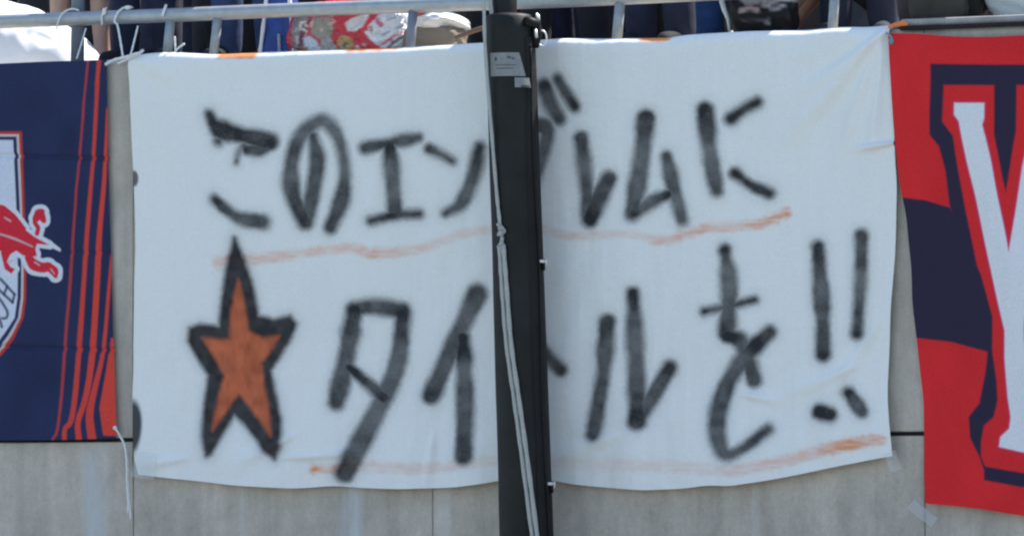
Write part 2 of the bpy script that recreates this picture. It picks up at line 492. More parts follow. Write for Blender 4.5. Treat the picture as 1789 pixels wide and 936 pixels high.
def banner_paint(PX, PY):
    col = np.ones(PX.shape + (3,)) * np.array((0.815, 0.82, 0.79))
    wv = 0.012 * (vnoise(PX / 3.1, PY / 60, 3) - .5) + 0.02 * (vnoise(PX / 90, PY / 70, 4) - .5)
    col *= (1 + wv)[..., None]
    jit = 2.6 * (vnoise(PX / 8, PY / 8, 5) - .5) + 1.4 * (vnoise(PX / 3, PY / 3, 6) - .5)
    # orange underlines and hem marks
    for pts, wd, al in ORG:
        D, U = stroke_field(PX, PY, pts, wd, 8)
        a = sstep(7, -5, D + jit * 1.6) * np.interp(U, np.linspace(0, 1, len(al)), al)
        a *= 0.45 + 1.0 * vnoise(PX / 16, PY / 4, 8)
        col = over(col, (0.76, 0.25, 0.07), np.clip(a * 0.95, 0, 1))
    for x0, x1, hh in ((378, 448, 10), (600, 692, 5), (1112, 1168, 7)):
        tp = B_TOP(PX)
        a = sstep(x0 - 4, x0 + 6, PX) * sstep(x1 + 4, x1 - 6, PX) * sstep(hh + 4, hh - 3, PY - tp + 3 * (vnoise(PX / 10, PY * 0, 9) - .5))
        col = over(col, (0.85, 0.25, 0.04), a * 0.92)
    # star
    Di = poly_sdf(PX, PY, STAR_I); Do = poly_sdf(PX, PY, STAR_O)
    fill = sstep(6.5, -5, Di + jit * .7)
    oc = 1.03 + 0.2 * (vnoise(PX / 5, PY / 14, 11) - .5) + 0.45 * (vnoise(PX / 15, PY / 19, 12) - .5)
    rng2 = sstep(9, -4.5, Do - 1 + jit * .6)
    halo = 0.24 * np.exp(-(np.clip(Do, 0, None) / 13) ** 2)
    col = over(col, (0.05, 0.05, 0.055), halo)
    col = over(col, (0.022, 0.02, 0.022), rng2 * (0.93 + 0.06 * vnoise(PX / 12, PY / 12, 16)))
    oran = np.stack([0.52 * oc, 0.128 * oc + .02 * (oc - .9), 0.058 * oc], -1)
    a = fill * (0.9 + 0.08 * vnoise(PX / 9, PY / 9, 13))
    col = col * (1 - a[..., None]) + oran * a[..., None]
    # lettering
    n_big = [vnoise(PX / 14 + k * 9.7, PY / 14 + k * 3.3, 14) for k in range(3)]; n_fine = vnoise(PX / 2.6, PY / 2.6, 15)
    FX, FY, FJ = PX, PY, jit; AM = np.zeros(PX.shape); HM = np.zeros(PX.shape)
    for k, (pts, wd, st) in enumerate(BLK):
        x_ = [q[0] for q in pts]; y_ = [q[1] for q in pts]; mg = max(wd) / 2 + 34
        sel = (FX > min(x_) - mg) & (FX < max(x_) + mg) & (FY > min(y_) - mg) & (FY < max(y_) + mg)
        X, Y, J = FX[sel], FY[sel], FJ[sel]
        D, U = stroke_field(X, Y, pts, [q + 2.5 for q in wd])
        e0, e1 = (0.95, 0.7) if k % 3 else (0.65, 0.95)
        ends = np.maximum(e0 * np.exp(-(U / 0.17) ** 2), e1 * np.exp(-((1 - U) / 0.17) ** 2))
        lo = st - 0.045
        ln = sum(math.hypot(pts[q + 1][0] - pts[q][0], pts[q + 1][1] - pts[q][1]) for q in range(len(pts) - 1)) / 38.0
        alpha = lo + (0.97 - lo) * ends
        alpha = alpha - 0.13 * (vnoise(U * ln + k * 7.3, U * 0 + k * 1.7, 19) - .5) - 0.10 * (n_big[k % 3][sel] - .5) - 0.05 * (n_fine[sel] - .5)
        D = D + 5.0 * (vnoise(U * ln * 1.3 + k * 3.1, U * 0 + k * 2.3, 20) - .5)
        soft = 6.5 + 4.0 * vnoise(X / 30 + k, Y / 30, 18)
        m = sstep(soft, -soft + 1, D + J * 0.55) * np.clip(alpha, 0, .985)
        AM[sel] = np.maximum(AM[sel], m)
        HM[sel] = np.maximum(HM[sel], 0.15 * np.exp(-(np.clip(D, 0, None) / 12) ** 2))
    # overspray specks around the letters
    HM = HM * (0.5 + 1.0 * vnoise(PX / 2.4, PY / 2.4, 17))
    col = over(col, (0.05, 0.052, 0.056), HM)
    col = over(col, (0.020, 0.021, 0.024), AM)
    # black spray that ran off the left edge
    for (cx, cy, ax, ay, al) in ((234, 745, 20, 50, .95), (235, 312, 7, 15, .85)):
        e = np.hypot((PX - cx) / ax, (PY - cy) / ay)
        col = over(col, (0.03, 0.032, 0.035), sstep(1.12, .72, e) * al)
    return col

B_LEFT = interp_edge([(60, 226), (100, 225), (200, 229), (320, 234), (420, 237), (520, 234), (700, 233), (795, 238), (828, 246), (860, 250)])
B_RGT = interp_edge([(30, 1552), (55, 1554), (150, 1559), (250, 1564), (330, 1569), (450, 1566), (560, 1558), (680, 1554), (740, 1559), (797, 1565), (850, 1566)])
B_TOP = interp_edge([(200, 100), (225, 97), (245, 93), (290, 90), (370, 94), (440, 91), (560, 87), (700, 82), (850, 73), (935, 69), (980, 66), (1040, 67), (1120, 66), (1165, 65), (1180, 61), (1220, 58), (1300, 54), (1400, 52), (1440, 48), (1470, 46), (1510, 47), (1530, 44), (1560, 43), (1600, 42)])
B_BOT = interp_edge([(200, 822), (250, 829), (330, 838), (420, 848), (520, 853), (590, 848), (640, 852), (700, 854), (800, 851), (850, 845), (880, 838), (920, 834), (965, 838), (1000, 845), (1060, 851), (1130, 856), (1200, 853), (1245, 847), (1280, 849), (1340, 840), (1400, 829), (1480, 812), (1565, 796), (1600, 794)])

def crease(PX, PY, x0, y0, x1, y1, wdt):
    a = np.array((x0, y0), float); b = np.array((x1, y1), float); ab = b - a
    L = np.hypot(*ab); tx, ty = ab / L
    u = (PX - x0) * tx + (PY - y0) * ty; v = -(PX - x0) * ty + (PY - y0) * tx
    u = u / L
    env = sstep(-0.15, 0.25, u) * sstep(1.25, 0.6, u)
    wloc = wdt * (0.5 + 0.8 * np.clip(u, 0, 1.2))
    return np.exp(-(v / wloc) ** 2) * env

def banner_disp(PX, PY, s, t):
    z = 0.022 * (vnoise(PX / 150, PY / 330, 21) - .5) + 0.017 * (vnoise(PX / 52, PY / 240, 22) - .5)
    z += 0.0075 * (vnoise(PX / 26 + PY / 70, PY / 60, 23) - .5) * (0.3 + t)
    z += 0.0022 * (vnoise(PX / 8, PY / 75, 26) - .5) + 0.0030 * (vnoise(PX / 17 - PY / 120, PY / 110, 27) - .5) + 0.0016 * (vnoise(PX / 12, PY / 10, 28) - .5)
    # pulled folds at the upper right corner
    for (x1, y1, w_, a) in ((1400, 170, 11, .022), (1385, 235, 13, .028), (1455, 300, 11, .019), (1520, 330, 10, .017), (1300, 120, 14, .005)):
        z += a * crease(PX, PY, 1545, 58, x1, y1, w_)
    for (x1, y1, w_, a) in ((330, 150, 14, .006), (290, 260, 14, .006)):
        z += a * crease(PX, PY, 232, 104, x1, y1, w_)
    for (x0, y0, x1, y1, w_, a) in ((1567, 250, 1500, 262, 8, .010), (1500, 640, 1380, 690, 16, .006), (1540, 560, 1450, 700, 18, .007),
                                    (1300, 690, 1370, 700, 12, .006), (520, 760, 420, 812, 14, .007), (500, 800, 640, 790, 12, .006),
                                    (760, 760, 752, 850, 12, .007), (1080, 760, 980, 800, 18, .006), (330, 800, 250, 812, 14, .006)):
        z += 2.6 * a * crease(PX, PY, x0, y0, x1, y1, w_ * .75)
    # hem stands a little off the wall in waves
    hem = sstep(0.72, 1.0, t)
    z += hem * (0.018 + 0.030 * (vnoise(PX / 70, PY * 0 + 3, 24) - .4) + 0.012 * (vnoise(PX / 28, PY / 60 + 3, 29) - .5))
    z += 0.004 * np.sin(t * 60) * np.exp(-t * 9) * vnoise(PX / 50, PY / 50, 25)
    return np.clip(z + 0.008, -0.014, 0.06)

banner = sheet('fabric_banner', B_LEFT, B_RGT, B_TOP, B_BOT, 860, 500, 0.022, banner_disp, banner_paint, M_cloth, wrap=(0.055, 0.06, 5))
tag(banner, 'large white cloth banner with black sprayed Japanese lettering and an orange star', 'banner')

# ------------------------------------------------------------------ navy club flag, left
NAVY = (0.024, 0.032, 0.085); FRED = (0.70, 0.065, 0.045); CRED = (0.66, 0.03, 0.05); FWHT = (0.66, 0.69, 0.76)
def left_paint(PX, PY):
    PX = np.maximum(PX, -220 - PX)
    col = np.ones(PX.shape + (3,)) * np.array(NAVY)
    col *= (1 + 0.25 * (vnoise(PX / 40, PY / 60, 31) - .5))[..., None]
    for pts, wd, a in (([(154, 106), (141, 262), (132, 373), (123, 490), (114, 602), (105, 738), (95, 768)], [4, 4, 4, 5, 5, 5, 4], .62),
                       ([(174, 106), (173, 117), (165, 262), (156, 374), (147, 490), (139, 602), (129, 724), (117, 748), (116, 768)], [7, 7, 6, 7, 8, 9, 9, 8, 8], .92),
                       ([(189, 190), (184, 305), (175, 408), (171, 490), (161, 626), (151, 694), (139, 736), (141, 768)], [3, 7, 9, 10, 11, 10, 9, 10], 1),
                       ([(195, 440), (192, 490), (183, 602), (168, 675), (159, 723), (164, 768)], [2, 5, 7, 10, 13, 15], .95)):
        D, U = stroke_field(PX, PY, pts, wd)
        col = over(col, FRED, sstep(1.6, -1.4, D) * a)
    D = poly_sdf(PX, PY, [(196, 590), (214, 590), (216, 762), (183, 760), (176, 712)])
    col = over(col, FRED, sstep(1.6, -1.6, D))
    # shield, drawn as nested outlines
    def shield(dx):
        r = [(40, 230), (43, 350), (46, 470), (46, 520), (42, 555), (26, 592), (6, 620), (-40, 650), (-110, 668)]
        r = [(x - dx, y + (dx if i == 0 else 0) - (dx * .7 if i > 4 else 0)) for i, (x, y) in enumerate(r)]
        return r + [(-220 - x, y) for x, y in r[::-1]]
    for dx, c in ((0, (0.55, 0.05, 0.035)), (5, (0.6, 0.55, 0.55)), (9, (0.03, 0.035, 0.1)), (15, (0.63, 0.66, 0.76))):
        col = over(col, c, sstep(1.5, -1.5, poly_sdf(PX, PY, shield(dx))))
    # dark letters along the shield's rim
    for pts in ([(1, 487), (13, 500), (26, 514)], [(-2, 505), (10, 516), (23, 528)], [(13, 500), (8, 514)], [(26, 514), (23, 528)],
                [(-2, 518), (9, 534), (15, 546), (13, 555), (7, 556)], [(-4, 545), (2, 558), (6, 571)]):
        D, U = stroke_field(PX, PY, pts, 4.2)
        col = over(col, (0.05, 0.06, 0.1), sstep(1.8, -1.4, D) * .9)
    # leaping animal in red with a pale outline
    red = np.full(PX.shape, 1e3)
    for poly in ([(-60, 350), (-20, 352), (8, 359), (26, 374), (46, 399), (45, 402), (62, 414), (88, 428), (66, 426), (62, 437), (66, 447), (52, 450), (40, 446), (27, 438), (18, 444), (12, 456), (18, 466), (26, 470), (20, 478), (8, 470), (3, 450), (0, 438), (-40, 446), (-70, 420)],):
        red = np.minimum(red, poly_sdf(PX, PY, poly))
    for pts, wd in (([(50, 450), (60, 462), (74, 467), (86, 466)], [14, 20, 18, 16]), ([(84, 465), (95, 473), (98, 482)], [15, 16, 8]),
                    ([(66, 408), (68, 398), (62, 388), (66, 378)], [8, 8, 8, 9]), ([(64, 382), (70, 374), (74, 370)], [13, 18, 11]), ([(74, 378), (78, 386)], [14, 8])):
        red = np.minimum(red, stroke_field(PX, PY, pts, wd)[0])
    col = over(col, FWHT, sstep(8.6, 6.0, red + 1.5 * (vnoise(PX / 9, PY / 9, 33) - .5)))
    # pale tail of the horn
    D, _ = stroke_field(PX, PY, [(62, 412), (85, 424), (104, 436)], [10, 10, 6]); col = over(col, FWHT, sstep(1.5, -1.5, D))
    col = over(col, CRED, sstep(1.4, -1.4, red))
    for pts, wd in (([(0, 409), (25, 417), (58, 431)], [3, 4, 2]), ([(8, 380), (18, 386)], [2, 3]), ([(14, 458), (22, 455)], 4), ([(62, 458), (70, 463)], 2.5), ([(90, 470), (96, 478)], 2)):
        D, _ = stroke_field(PX, PY, pts, wd); col = over(col, (0.62, 0.5, 0.53), sstep(1.5, -1, D) * .75)
    return col

def left_disp(PX, PY, s, t):
    z = 0.018 * (vnoise(PX / 120, PY / 200, 41) - .5) + 0.009 * (vnoise(PX / 34, PY / 120, 42) - .5) + 0.002 * (vnoise(PX / 9, PY / 40, 44) - .5)
    for y0, a in ((272, .012), (606, .012), (437, .006)):
        z -= a * np.exp(-((PY - y0 - 0.03 * PX) / 4.0) ** 2)
    z += 0.004 * crease(PX, PY, 188, 110, 60, 330, 10) + 0.004 * crease(PX, PY, 150, 300, 60, 480, 10)
    z += 0.008 * sstep(.8, 1, t) * vnoise(PX / 40, PY * 0, 43)
    return np.clip(z + 0.006, -0.006, 0.03)
LL = interp_edge([(0, -412), (1000, -428)])
LR = interp_edge([(60, 188), (105, 188), (300, 191), (500, 196), (600, 200), (765, 206), (800, 207)])
LT = interp_edge([(-600, 122), (0, 112), (80, 108), (190, 105), (260, 104)])
LB = interp_edge([(-600, 772), (0, 769), (120, 768), (210, 765)])
o = sheet('club_flag', LL, LR, LT, LB, 620, 500, 0.020, left_disp, left_paint, M_flagl)
tag(o, 'navy flag with red pinstripes and a white shield crest, left of the white banner', 'flag')

# ------------------------------------------------------------------ red checkered flag, right
RRED = (0.70, 0.026, 0.030); RNAV = (0.031, 0.025, 0.052); RWHT = (0.74, 0.74, 0.76)
def right_paint(PX, PY):
    PX = np.minimum(PX, 3740 - PX)
    col = np.ones(PX.shape + (3,)) * np.array(RRED)
    col *= (1 + 0.18 * (vnoise(PX / 50, PY / 70, 51) - .5))[..., None]
    nav = np.minimum(poly_sdf(PX, PY, [(1540, 342), (1577, 345), (1620, 350), (1663, 363), (1690, 430), (1720, 520), (1732, 616), (1719, 612), (1661, 597), (1600, 590), (1560, 588)]),
          poly_sdf(PX, PY, [(1630, 112), (1900, 114), (1900, 852), (1789, 850), (1722, 838), (1722, 821), (1714, 797), (1698, 764), (1695, 728), (1714, 704), (1724, 650), (1727, 616), (1700, 520), (1661, 357), (1655, 300), (1645, 256), (1630, 236)]))
    col = over(col, RNAV, sstep(1.8, -1.8, nav))
    inner = poly_sdf(PX, PY, [(1651, 149), (1735, 149), (1736, 236), (1759, 336), (1778, 230), (1777, 149), (1900, 149), (1900, 832), (1789, 825), (1724, 814), (1717, 797), (1717, 772), (1722, 743), (1739, 728), (1746, 699), (1744, 665), (1736, 612), (1736, 553),
                              (1714, 480), (1707, 463), (1687, 367), (1671, 270), (1666, 237), (1650, 213)])
    col = over(col, RRED, sstep(1.8, -1.8, inner))
    wt = poly_sdf(PX, PY, [(1668, 180), (1719, 180), (1719, 207), (1716, 218), (1732, 286), (1766, 440), (1789, 286), (1806, 212), (1808, 180), (1900, 180), (1900, 800), (1789, 789), (1749, 780), (1751, 763), (1766, 748), (1768, 728), (1763, 694), (1758, 626), (1758, 577),
                              (1746, 529), (1734, 480), (1691, 286), (1676, 212), (1668, 201)])
    col = over(col, (0.6, 0.05, 0.22), sstep(4.5, 1.5, wt) * .55)
    col = over(col, RWHT, sstep(1.8, -1.8, wt))
    e = np.hypot((PX - 1816) / 22, (PY - 575) / 64)
    col = over(col, (0.75, 0.22, 0.04), sstep(.2, .1, np.abs(e - .95)) * .8)
    return col
def right_disp(PX, PY, s, t):
    z = 0.036 * (vnoise(PX / 90, PY / 260, 61) - .5) + 0.022 * (vnoise(PX / 34, PY / 120, 62) - .5) + 0.004 * (vnoise(PX / 12, PY / 60, 64) - .5)
    for (x1, y1, w_, a) in ((1640, 220, 14, .008), (1590, 330, 13, .009), (1610, 420, 12, .007), (1700, 140, 14, .006)):
        z += a * crease(PX, PY, 1558, 66, x1, y1, w_)
    z += 0.006 * crease(PX, PY, 1640, 700, 1690, 860, 16) + 0.010 * sstep(.85, 1, t) * vnoise(PX / 45, PY * 0, 63)
    return np.clip(z + 0.010, -0.010, 0.05)
RL = interp_edge([(30, 1551), (73, 1553), (150, 1558), (222, 1562), (319, 1572), (376, 1584), (480, 1591), (529, 1592), (587, 1600), (699, 1614), (821, 1617), (877, 1619), (920, 1620)])
RRt = interp_edge([(0, 2180), (1000, 2120)])
RT = interp_edge([(1500, 58), (1553, 58), (1600, 59), (1660, 64), (1720, 65), (1789, 62), (1870, 54), (2000, 56), (2190, 38)])
RB = interp_edge([(1600, 876), (1619, 879), (1700, 886), (1789, 900), (1870, 904), (2190, 893)])
o = sheet('checkered_flag', RL, RRt, RT, RB, 520, 620, 0.034, right_disp, right_paint, M_flagr)
tag(o, 'red and navy checkered flag with a white outlined letter, right of the white banner', 'flag')

# ------------------------------------------------------------------ railing on the wall's edge
RY = 0.17
rail = tag(empty('edge_railing', (0, RY, WALL_TOP)), 'low galvanised steel pipe railing along the top of the wall', 'railing')
rp = [(-900, 70), (-300, 47), (0, 38), (150, 32.5), (300, 27), (450, 20.5), (650, 13), (850, 6), (1000, 0.5), (1220, -10), (1500, -23), (1789, -37), (2400, -66)]
P = [Vector(pix(q[0], q[1], RY)) for q in spline(rp, 6)]
o = smooth(child('rail', tube(bmesh.new(), P, 0.0345, 20), M_galv, rail))
def post(xt, yt, xb, yb, wpx, m, y_t=RY, y_b=0.13, square=True):
    a = pix(xb, yb + 12, y_b); b = pix(xt, yt, y_t)
    bm_ = bmesh.new()
    r = wpx / PXM / 2
    n_ = 16
    tube(bm_, [a, b], r, n_)
    q = child('post', bm_, m, rail)
    return smooth(q) if False else q
for (xt, yt, xb, yb, wp, m) in ((299, 30, 291, 94, 18, M_galv2), (381, 26, 372, 95, 17, M_galv2), (722, 12, 716, 84, 17, M_slate),
                                (1084, -4, 1077, 67, 18, M_galv2), (1459, -22, 1454, 50, 17, M_galv2), (-240, 46, -250, 118, 18, M_galv2)):
    smooth(post(xt, yt, xb, yb, wp, m))
# one thicker painted post that runs on upwards past the pipe
bm = bmesh.new(); a = pix(135, 118, 0.23); b = pix(141, -330, 0.26)
tube(bm, [a, b], 0.034, 16)
smooth(child('post', bm, M_slate, rail))

# ------------------------------------------------------------------ pole in front of the wall
PYc = -0.24
axis_b = pix(918, 936, PYc); axis_t = pix(889, 30, PYc)
ax = (axis_t - axis_b)
zdir = ax / (axis_t.z - axis_b.z)
def pole_pt(z): return axis_b + zdir * (z - axis_b.z)
pole = tag(empty('banner_pole', pole_pt(0.02)), 'black cover-wrapped pole standing in front of the white banner', 'pole')
zt = axis_t.z
k_ = (DIST - 0.24 * math.cos(YAW)) / F
zs = list(np.linspace(0.02, zt, 60))
def prad(z): return (45.0 + (z - axis_b.z) / (zt - axis_b.z) * (-4.2)) * k_
# loose vinyl cover, slightly lumpy
bm = bmesh.new(); rings = []
NS = 40
for i, z in enumerate(zs):
    c = pole_pt(z); ring = []
    for k in range(NS):
        th = 2 * math.pi * k / NS
        dr = 1 + 0.018 * (vnoise(np.array(th * 2.2), np.array(z * 3.0), 71) - .5) * 2
        ring.append(bm.verts.new(c + Vector((math.cos(th), math.sin(th), 0)) * prad(z) * float(dr)))
    rings.append(ring)
for i in range(len(rings) - 1):
    for k in range(NS):
        bm.faces.new((rings[i][k], rings[i][(k + 1) % NS], rings[i + 1][(k + 1) % NS], rings[i + 1][k]))
# closed rounded top
c = pole_pt(zt)
last = rings[-1]
for f_, dz in ((0.9, .010), (0.62, .016)):
    nr = [bm.verts.new(c + (v.co - c) * f_ + Vector((0, 0, dz))) for v in rings[-1]]
    for k in range(NS): bm.faces.new((last[k], last[(k + 1) % NS], nr[(k + 1) % NS], nr[k]))
    last = nr
bm.faces.new(last)
cover = smooth(child('cover', bm, M_vinyl, pole))
# upper, thinner pole section
bm = bmesh.new()
u0 = pix(881, 30, PYc); u1 = pix(873, -500, PYc)
tube(bm, [pole_pt(0.1), u0, u1], [0.05, 22.5 * k_, 21 * k_], 24)
smooth(child('upper_section', bm, M_vinyl, pole))
# overlapping flap down the right-hand front of the cover, with a stitched ridge
vdir = Vector((math.sin(YAW), -math.cos(YAW), 0))       # from the pole towards the viewer
rdir = Vector((math.cos(YAW), math.sin(YAW), 0))
def surf(z, ang, lift=0.0):
    """point on the cover at angle ang (degrees, 0 facing the viewer, + to the right)"""
    a_ = math.radians(ang); r = prad(z) + lift
    return pole_pt(z) + (vdir * math.cos(a_) + rdir * math.sin(a_)) * r
bm = bmesh.new(); prev = None
zf = list(np.linspace(0.3, zt - 0.10, 90))
for z in zf:
    a0 = 26 + 9 * float(vnoise(np.array(z * 2.3), np.array(.3), 72)) + (8 if z > zt - .45 else 0)
    row = [bm.verts.new(surf(z, a0, 0.001)), bm.verts.new(surf(z, a0 + 2, 0.008)), bm.verts.new(surf(z, a0 + 18, 0.010)), bm.verts.new(surf(z, 62, 0.008)),
           bm.verts.new(surf(z, 82, 0.011)), bm.verts.new(surf(z, 96, 0.012)), bm.verts.new(surf(z, 110, 0.002))]
    if prev:
        for k in range(6): bm.faces.new((prev[k], prev[k + 1], row[k + 1], row[k]))
    prev = row
smooth(child('cover_flap', bm, M_vinyl2, pole))
bm = bmesh.new()
tube(bm, [surf(z, 52 + 3 * math.sin(z * 5), 0.012) for z in np.linspace(0.4, zt - .14, 60)], 0.0035, 6)
smooth(child('seam_ridge', bm, M_vinyl, pole))
def zpix(py): return axis_b.z + (936 - py) / 906.0 * (axis_t.z - axis_b.z)
# stickers
def sticker(y0, y1, a0, a1, m, skew=0.0, lift=0.004):
    bm_ = bmesh.new(); pr = None
    for k in range(9):
        f = k / 8; z0 = zpix(y1); z1 = zpix(y0)
        an = a0 + (a1 - a0) * f
        p_ = [bm_.verts.new(surf(z0, an + skew * f, lift)), bm_.verts.new(surf(z1, an, lift))]
        if pr: bm_.faces.new((pr[0], p_[0], p_[1], pr[1]))
        pr = p_
    return child('sticker', bm_, m, pole)
st1 = sticker(95, 136, -54, 22, M_label, 16)
st2 = sticker(139, 156, 8, 44, M_label, 4, 0.013)
st1['label'] = 'wide grey sticker wrapped round the pole'
st2['label'] = 'small pale sticker under the wide one'
def ink(y0, y1, a0, a1, par, lift):
    bm_ = bmesh.new(); pr = None
    for k in range(4):
        an = a0 + (a1 - a0) * k / 3
        p_ = [bm_.verts.new(surf(zpix(y1), an, lift)), bm_.verts.new(surf(zpix(y0), an, lift))]
        if pr: bm_.faces.new((pr[0], p_[0], p_[1], pr[1]))
        pr = p_
    q = child('print_mark', bm_, M_ink, pole); 
    q.parent = par; q.matrix_parent_inverse = Matrix()
    q.matrix_parent_inverse = par.matrix_world.inverted() if False else Matrix()
    return q
for (y0, y1, a0, a1) in ((103, 109, -39, -33), (102, 105, -8, 2), (104, 107, 4, 10), (116, 117.2, -36, 12), (122, 123.2, -36, 8)):
    ink(y0, y1, a0, a1, st1, 0.006)
ink(152, 156, 22, 44, st2, 0.015)
# metal snaps and the clamp with its ring
def snap(py, ang=78):
    z = zpix(py)
    e = None
    bm_ = bmesh.new()
    for dz in (-0.012, 0.012):
        tube(bm_, [surf(z + dz * .1, ang - 20, 0.013), surf(z, ang - 8, 0.018), surf(z, ang + 10, 0.019)], [0.006, 0.008, 0.008], 8)
    q = smooth(child('snap_plate', bm_, M_snap, pole))
    bm_ = bmesh.new()
    for dz in (-.016, .016):
        pass
    cpt = surf(z - .012, ang - 4, 0.014)
    tube(bm_, [cpt + Vector((0, 0, .022)), cpt + Vector((0, 0, -.030))], 0.010, 10)
    q2 = smooth(child('strap_end', bm_, M_vinyl2, pole))
    bm_ = bmesh.new()
    c2 = surf(z, ang + 6, 0.020)
    tube(bm_, [c2 + Vector((0, 0, .012)), c2 + Vector((0, 0, -.020))], 0.0085, 10)
    smooth(child('snap_pin', bm_, M_snap, pole))
snap(458); snap(845)
z = zpix(52)
bm = bmesh.new()
tube(bm, [surf(zpix(40), 40, 0.012), surf(zpix(42), 75, 0.02), surf(zpix(60), 84, 0.016), surf(zpix(84), 76, 0.014)], [.022, .026, .03, .016], 14)
smooth(child('clamp_body', bm, M_vinyl2, pole))
bm = bmesh.new()
cpt = surf(zpix(68), 80, 0.045)
tube(bm, [cpt + (rdir * math.cos(t) * 0.021 + Vector((0, 0, 1)) * math.sin(t) * 0.036) for t in np.linspace(0, 2 * math.pi, 25)], 0.0042, 8, False)
smooth(child('ring', bm, M_snap, pole))
for (py, an, r_, h_) in ((61, 62, .007, .02), (58, 88, .006, .016), (30, 70, .006, .014), (32, 88, .005, .016)):
    bm = bmesh.new(); q = surf(zpix(py), an, 0.028)
    tube(bm, [q + Vector((0, 0, h_)), q - Vector((0, 0, h_)) + rdir * .006], r_, 10)
    smooth(child('bolt', bm, M_snap, pole))

# halyard in front of the pole
YR = PYc - 0.125
hal = tag(empty('halyard_rope', pix(935, 960, YR)), 'thin white rope with a knot running down in front of the black pole', 'rope')
cord('single_strand', [pix(x, y, YR) for x, y in ((840, -60), (845, 0), (848, 90), (858, 220), (868, 340), (874, 396))], 3.2 / PXM, M_rope, hal)
cord('second_strand', [pix(x, y, YR + .05) for x, y in ((853, -60), (856, -5), (859, 27), (860, 33))], 3.6 / PXM, M_rope, hal)
bm = bmesh.new()
kp = [(870, 392), (878, 400), (871, 410), (881, 404), (873, 398), (877, 414), (876, 424), (871, 432), (880, 432), (876, 421)]
tube(bm, [pix(x, y, YR - 0.012 * math.sin(i * 1.7)) for i, (x, y) in enumerate([tuple(q) for q in spline(kp, 5)])], 3.4 / PXM, 8)
smooth(child('knot', bm, M_rope, hal))
for dx, dy in ((-3.6, 0), (3.6, 0.004)):
    cord('double_strand', [pix(x + dx * s_, y, YR - dy) for x, y, s_ in ((876, 428, .9), (881, 500, 1.1), (889, 600, 1.1), (903, 700, 1.15), (918, 810, 1.2), (936, 950, 1.2), (950, 1060, 1.2))], 4.0 / PXM, M_rope, hal)

# ------------------------------------------------------------------ cords and tape
def thing_cord(name, label, pts, y0, rad, m, cat='cord', group=None):
    pp = []
    for q in pts:
        yy = q[2] if len(q) > 2 else y0
        pp.append(pix(q[0], q[1], yy))
    o_ = cord(name, pp, rad, m)
    return tag(o_, label, cat, group)
t_ = tag(empty('tie_cord', pix(203, 748, -.05)), 'loose white cord hanging from the lower corner of the navy flag', 'cord')
cord('strand', [pix(x, y, -.05) for x, y in ((201, 746), (207, 756), (216, 772), (222, 800), (223, 840), (226, 880), (229, 906))], 0.0052, M_cordw, t_)
cord('strand', [pix(x, y, -.056) for x, y in ((202, 748), (210, 762), (218, 780), (221, 806), (222, 850), (224, 880), (223, 896))], 0.0045, M_cordw, t_)
bm = bmesh.new(); bmesh.ops.create_icosphere(bm, subdivisions=2, radius=0.011, matrix=Matrix.Translation(pix(201, 747, -.05)))
smooth(child('knot', bm, M_cordw, t_))
t_ = tag(empty('tie_cord', pix(220, 100, -.03)), 'white cords knotted between the navy flag and the banner corner', 'cord')
cord('strand', [pix(x, y, -.04) for x, y in ((184, 113), (200, 105), (220, 100), (246, 92))], 0.0075, M_cordw, t_)
cord('strand', [pix(x, y, -.035) for x, y in ((206, 111), (218, 106), (228, 101), (240, 95))], 0.006, M_cordw, t_)
cord('strand', [pix(x, y, -.03) for x, y in ((226, 100), (240, 96), (250, 88))], 0.008, M_cordw, t_)
t_ = tag(empty('tie_cord', pix(224, 60, .1)), 'white cord looped over the pipe and tied to the banner corner', 'cord')
cord('strand', [pix(x, y, yy) for x, y, yy in ((215, 101, .02), (210, 70, .06), (205, 44, .12), (200, 38, .12), (205, 24, .125), (213, 16, .15), (224, 12, .17), (232, 14, .19))], 0.0055, M_cordw, t_)
cord('strand', [pix(x, y, yy) for x, y, yy in ((228, 98, .02), (234, 74, .06), (241, 46, .12))], 0.0048, M_cordw, t_)
bm = bmesh.new(); bmesh.ops.create_icosphere(bm, subdivisions=2, radius=0.014, matrix=Matrix.Translation(pix(223, 14, .16)) @ Matrix.Diagonal((1.5, 1, .8, 1)))
smooth(child('knot', bm, M_cordw, t_))
thing_cord('tie_cord', 'thin white cord curled over the left end of the pipe, beside the white bag', [(99, 52, .12), (101, 40, .118), (107, 27, .12), (116, 19, .14), (128, 16, .155), (138, 19, .16)], .12, 0.0045, M_cordw)
t_ = tag(empty('tie_cord', pix(181, 20, .13)), 'short bright cord wrapped round the pipe above the navy flag corner', 'cord')
cord('strand', [pix(x, y, yy) for x, y, yy in ((178, 44, .13), (178, 28, .125), (182, 20, .13), (186, 14, .16))], 0.0045, M_cordw, t_)
bm = bmesh.new(); bmesh.ops.create_icosphere(bm, subdivisions=2, radius=0.013, matrix=Matrix.Translation(pix(182, 21, .13)) @ Matrix.Diagonal((.8, .8, 1.5, 1)))
smooth(child('knot', bm, M_cordw, t_))
thing_cord('tie_cord', 'small white cord end over the pipe beside the galvanised post', [(284, 28, .125), (286, 20, .13), (289, 13, .15), (290, 10, .17)], .12, 0.007, M_cordw)
t_ = tag(empty('tie_cord', pix(306, 90, .03)), 'two stiff white cord ends sticking up from the banner hem', 'cord')
cord('strand', [pix(x, y, .03) for x, y in ((307, 93), (306, 80), (305, 64))], 0.005, M_cordw, t_)
cord('strand', [pix(x, y, .03) for x, y in ((304, 93), (312, 84), (322, 77))], 0.005, M_cordw, t_)
thing_cord('tie_cord', 'thin white cord slanting down from the pipe to the navy flag', [(150, 50, .11), (143, 74, .05), (134, 103, -.01)], .1, 0.0038, M_cordw)
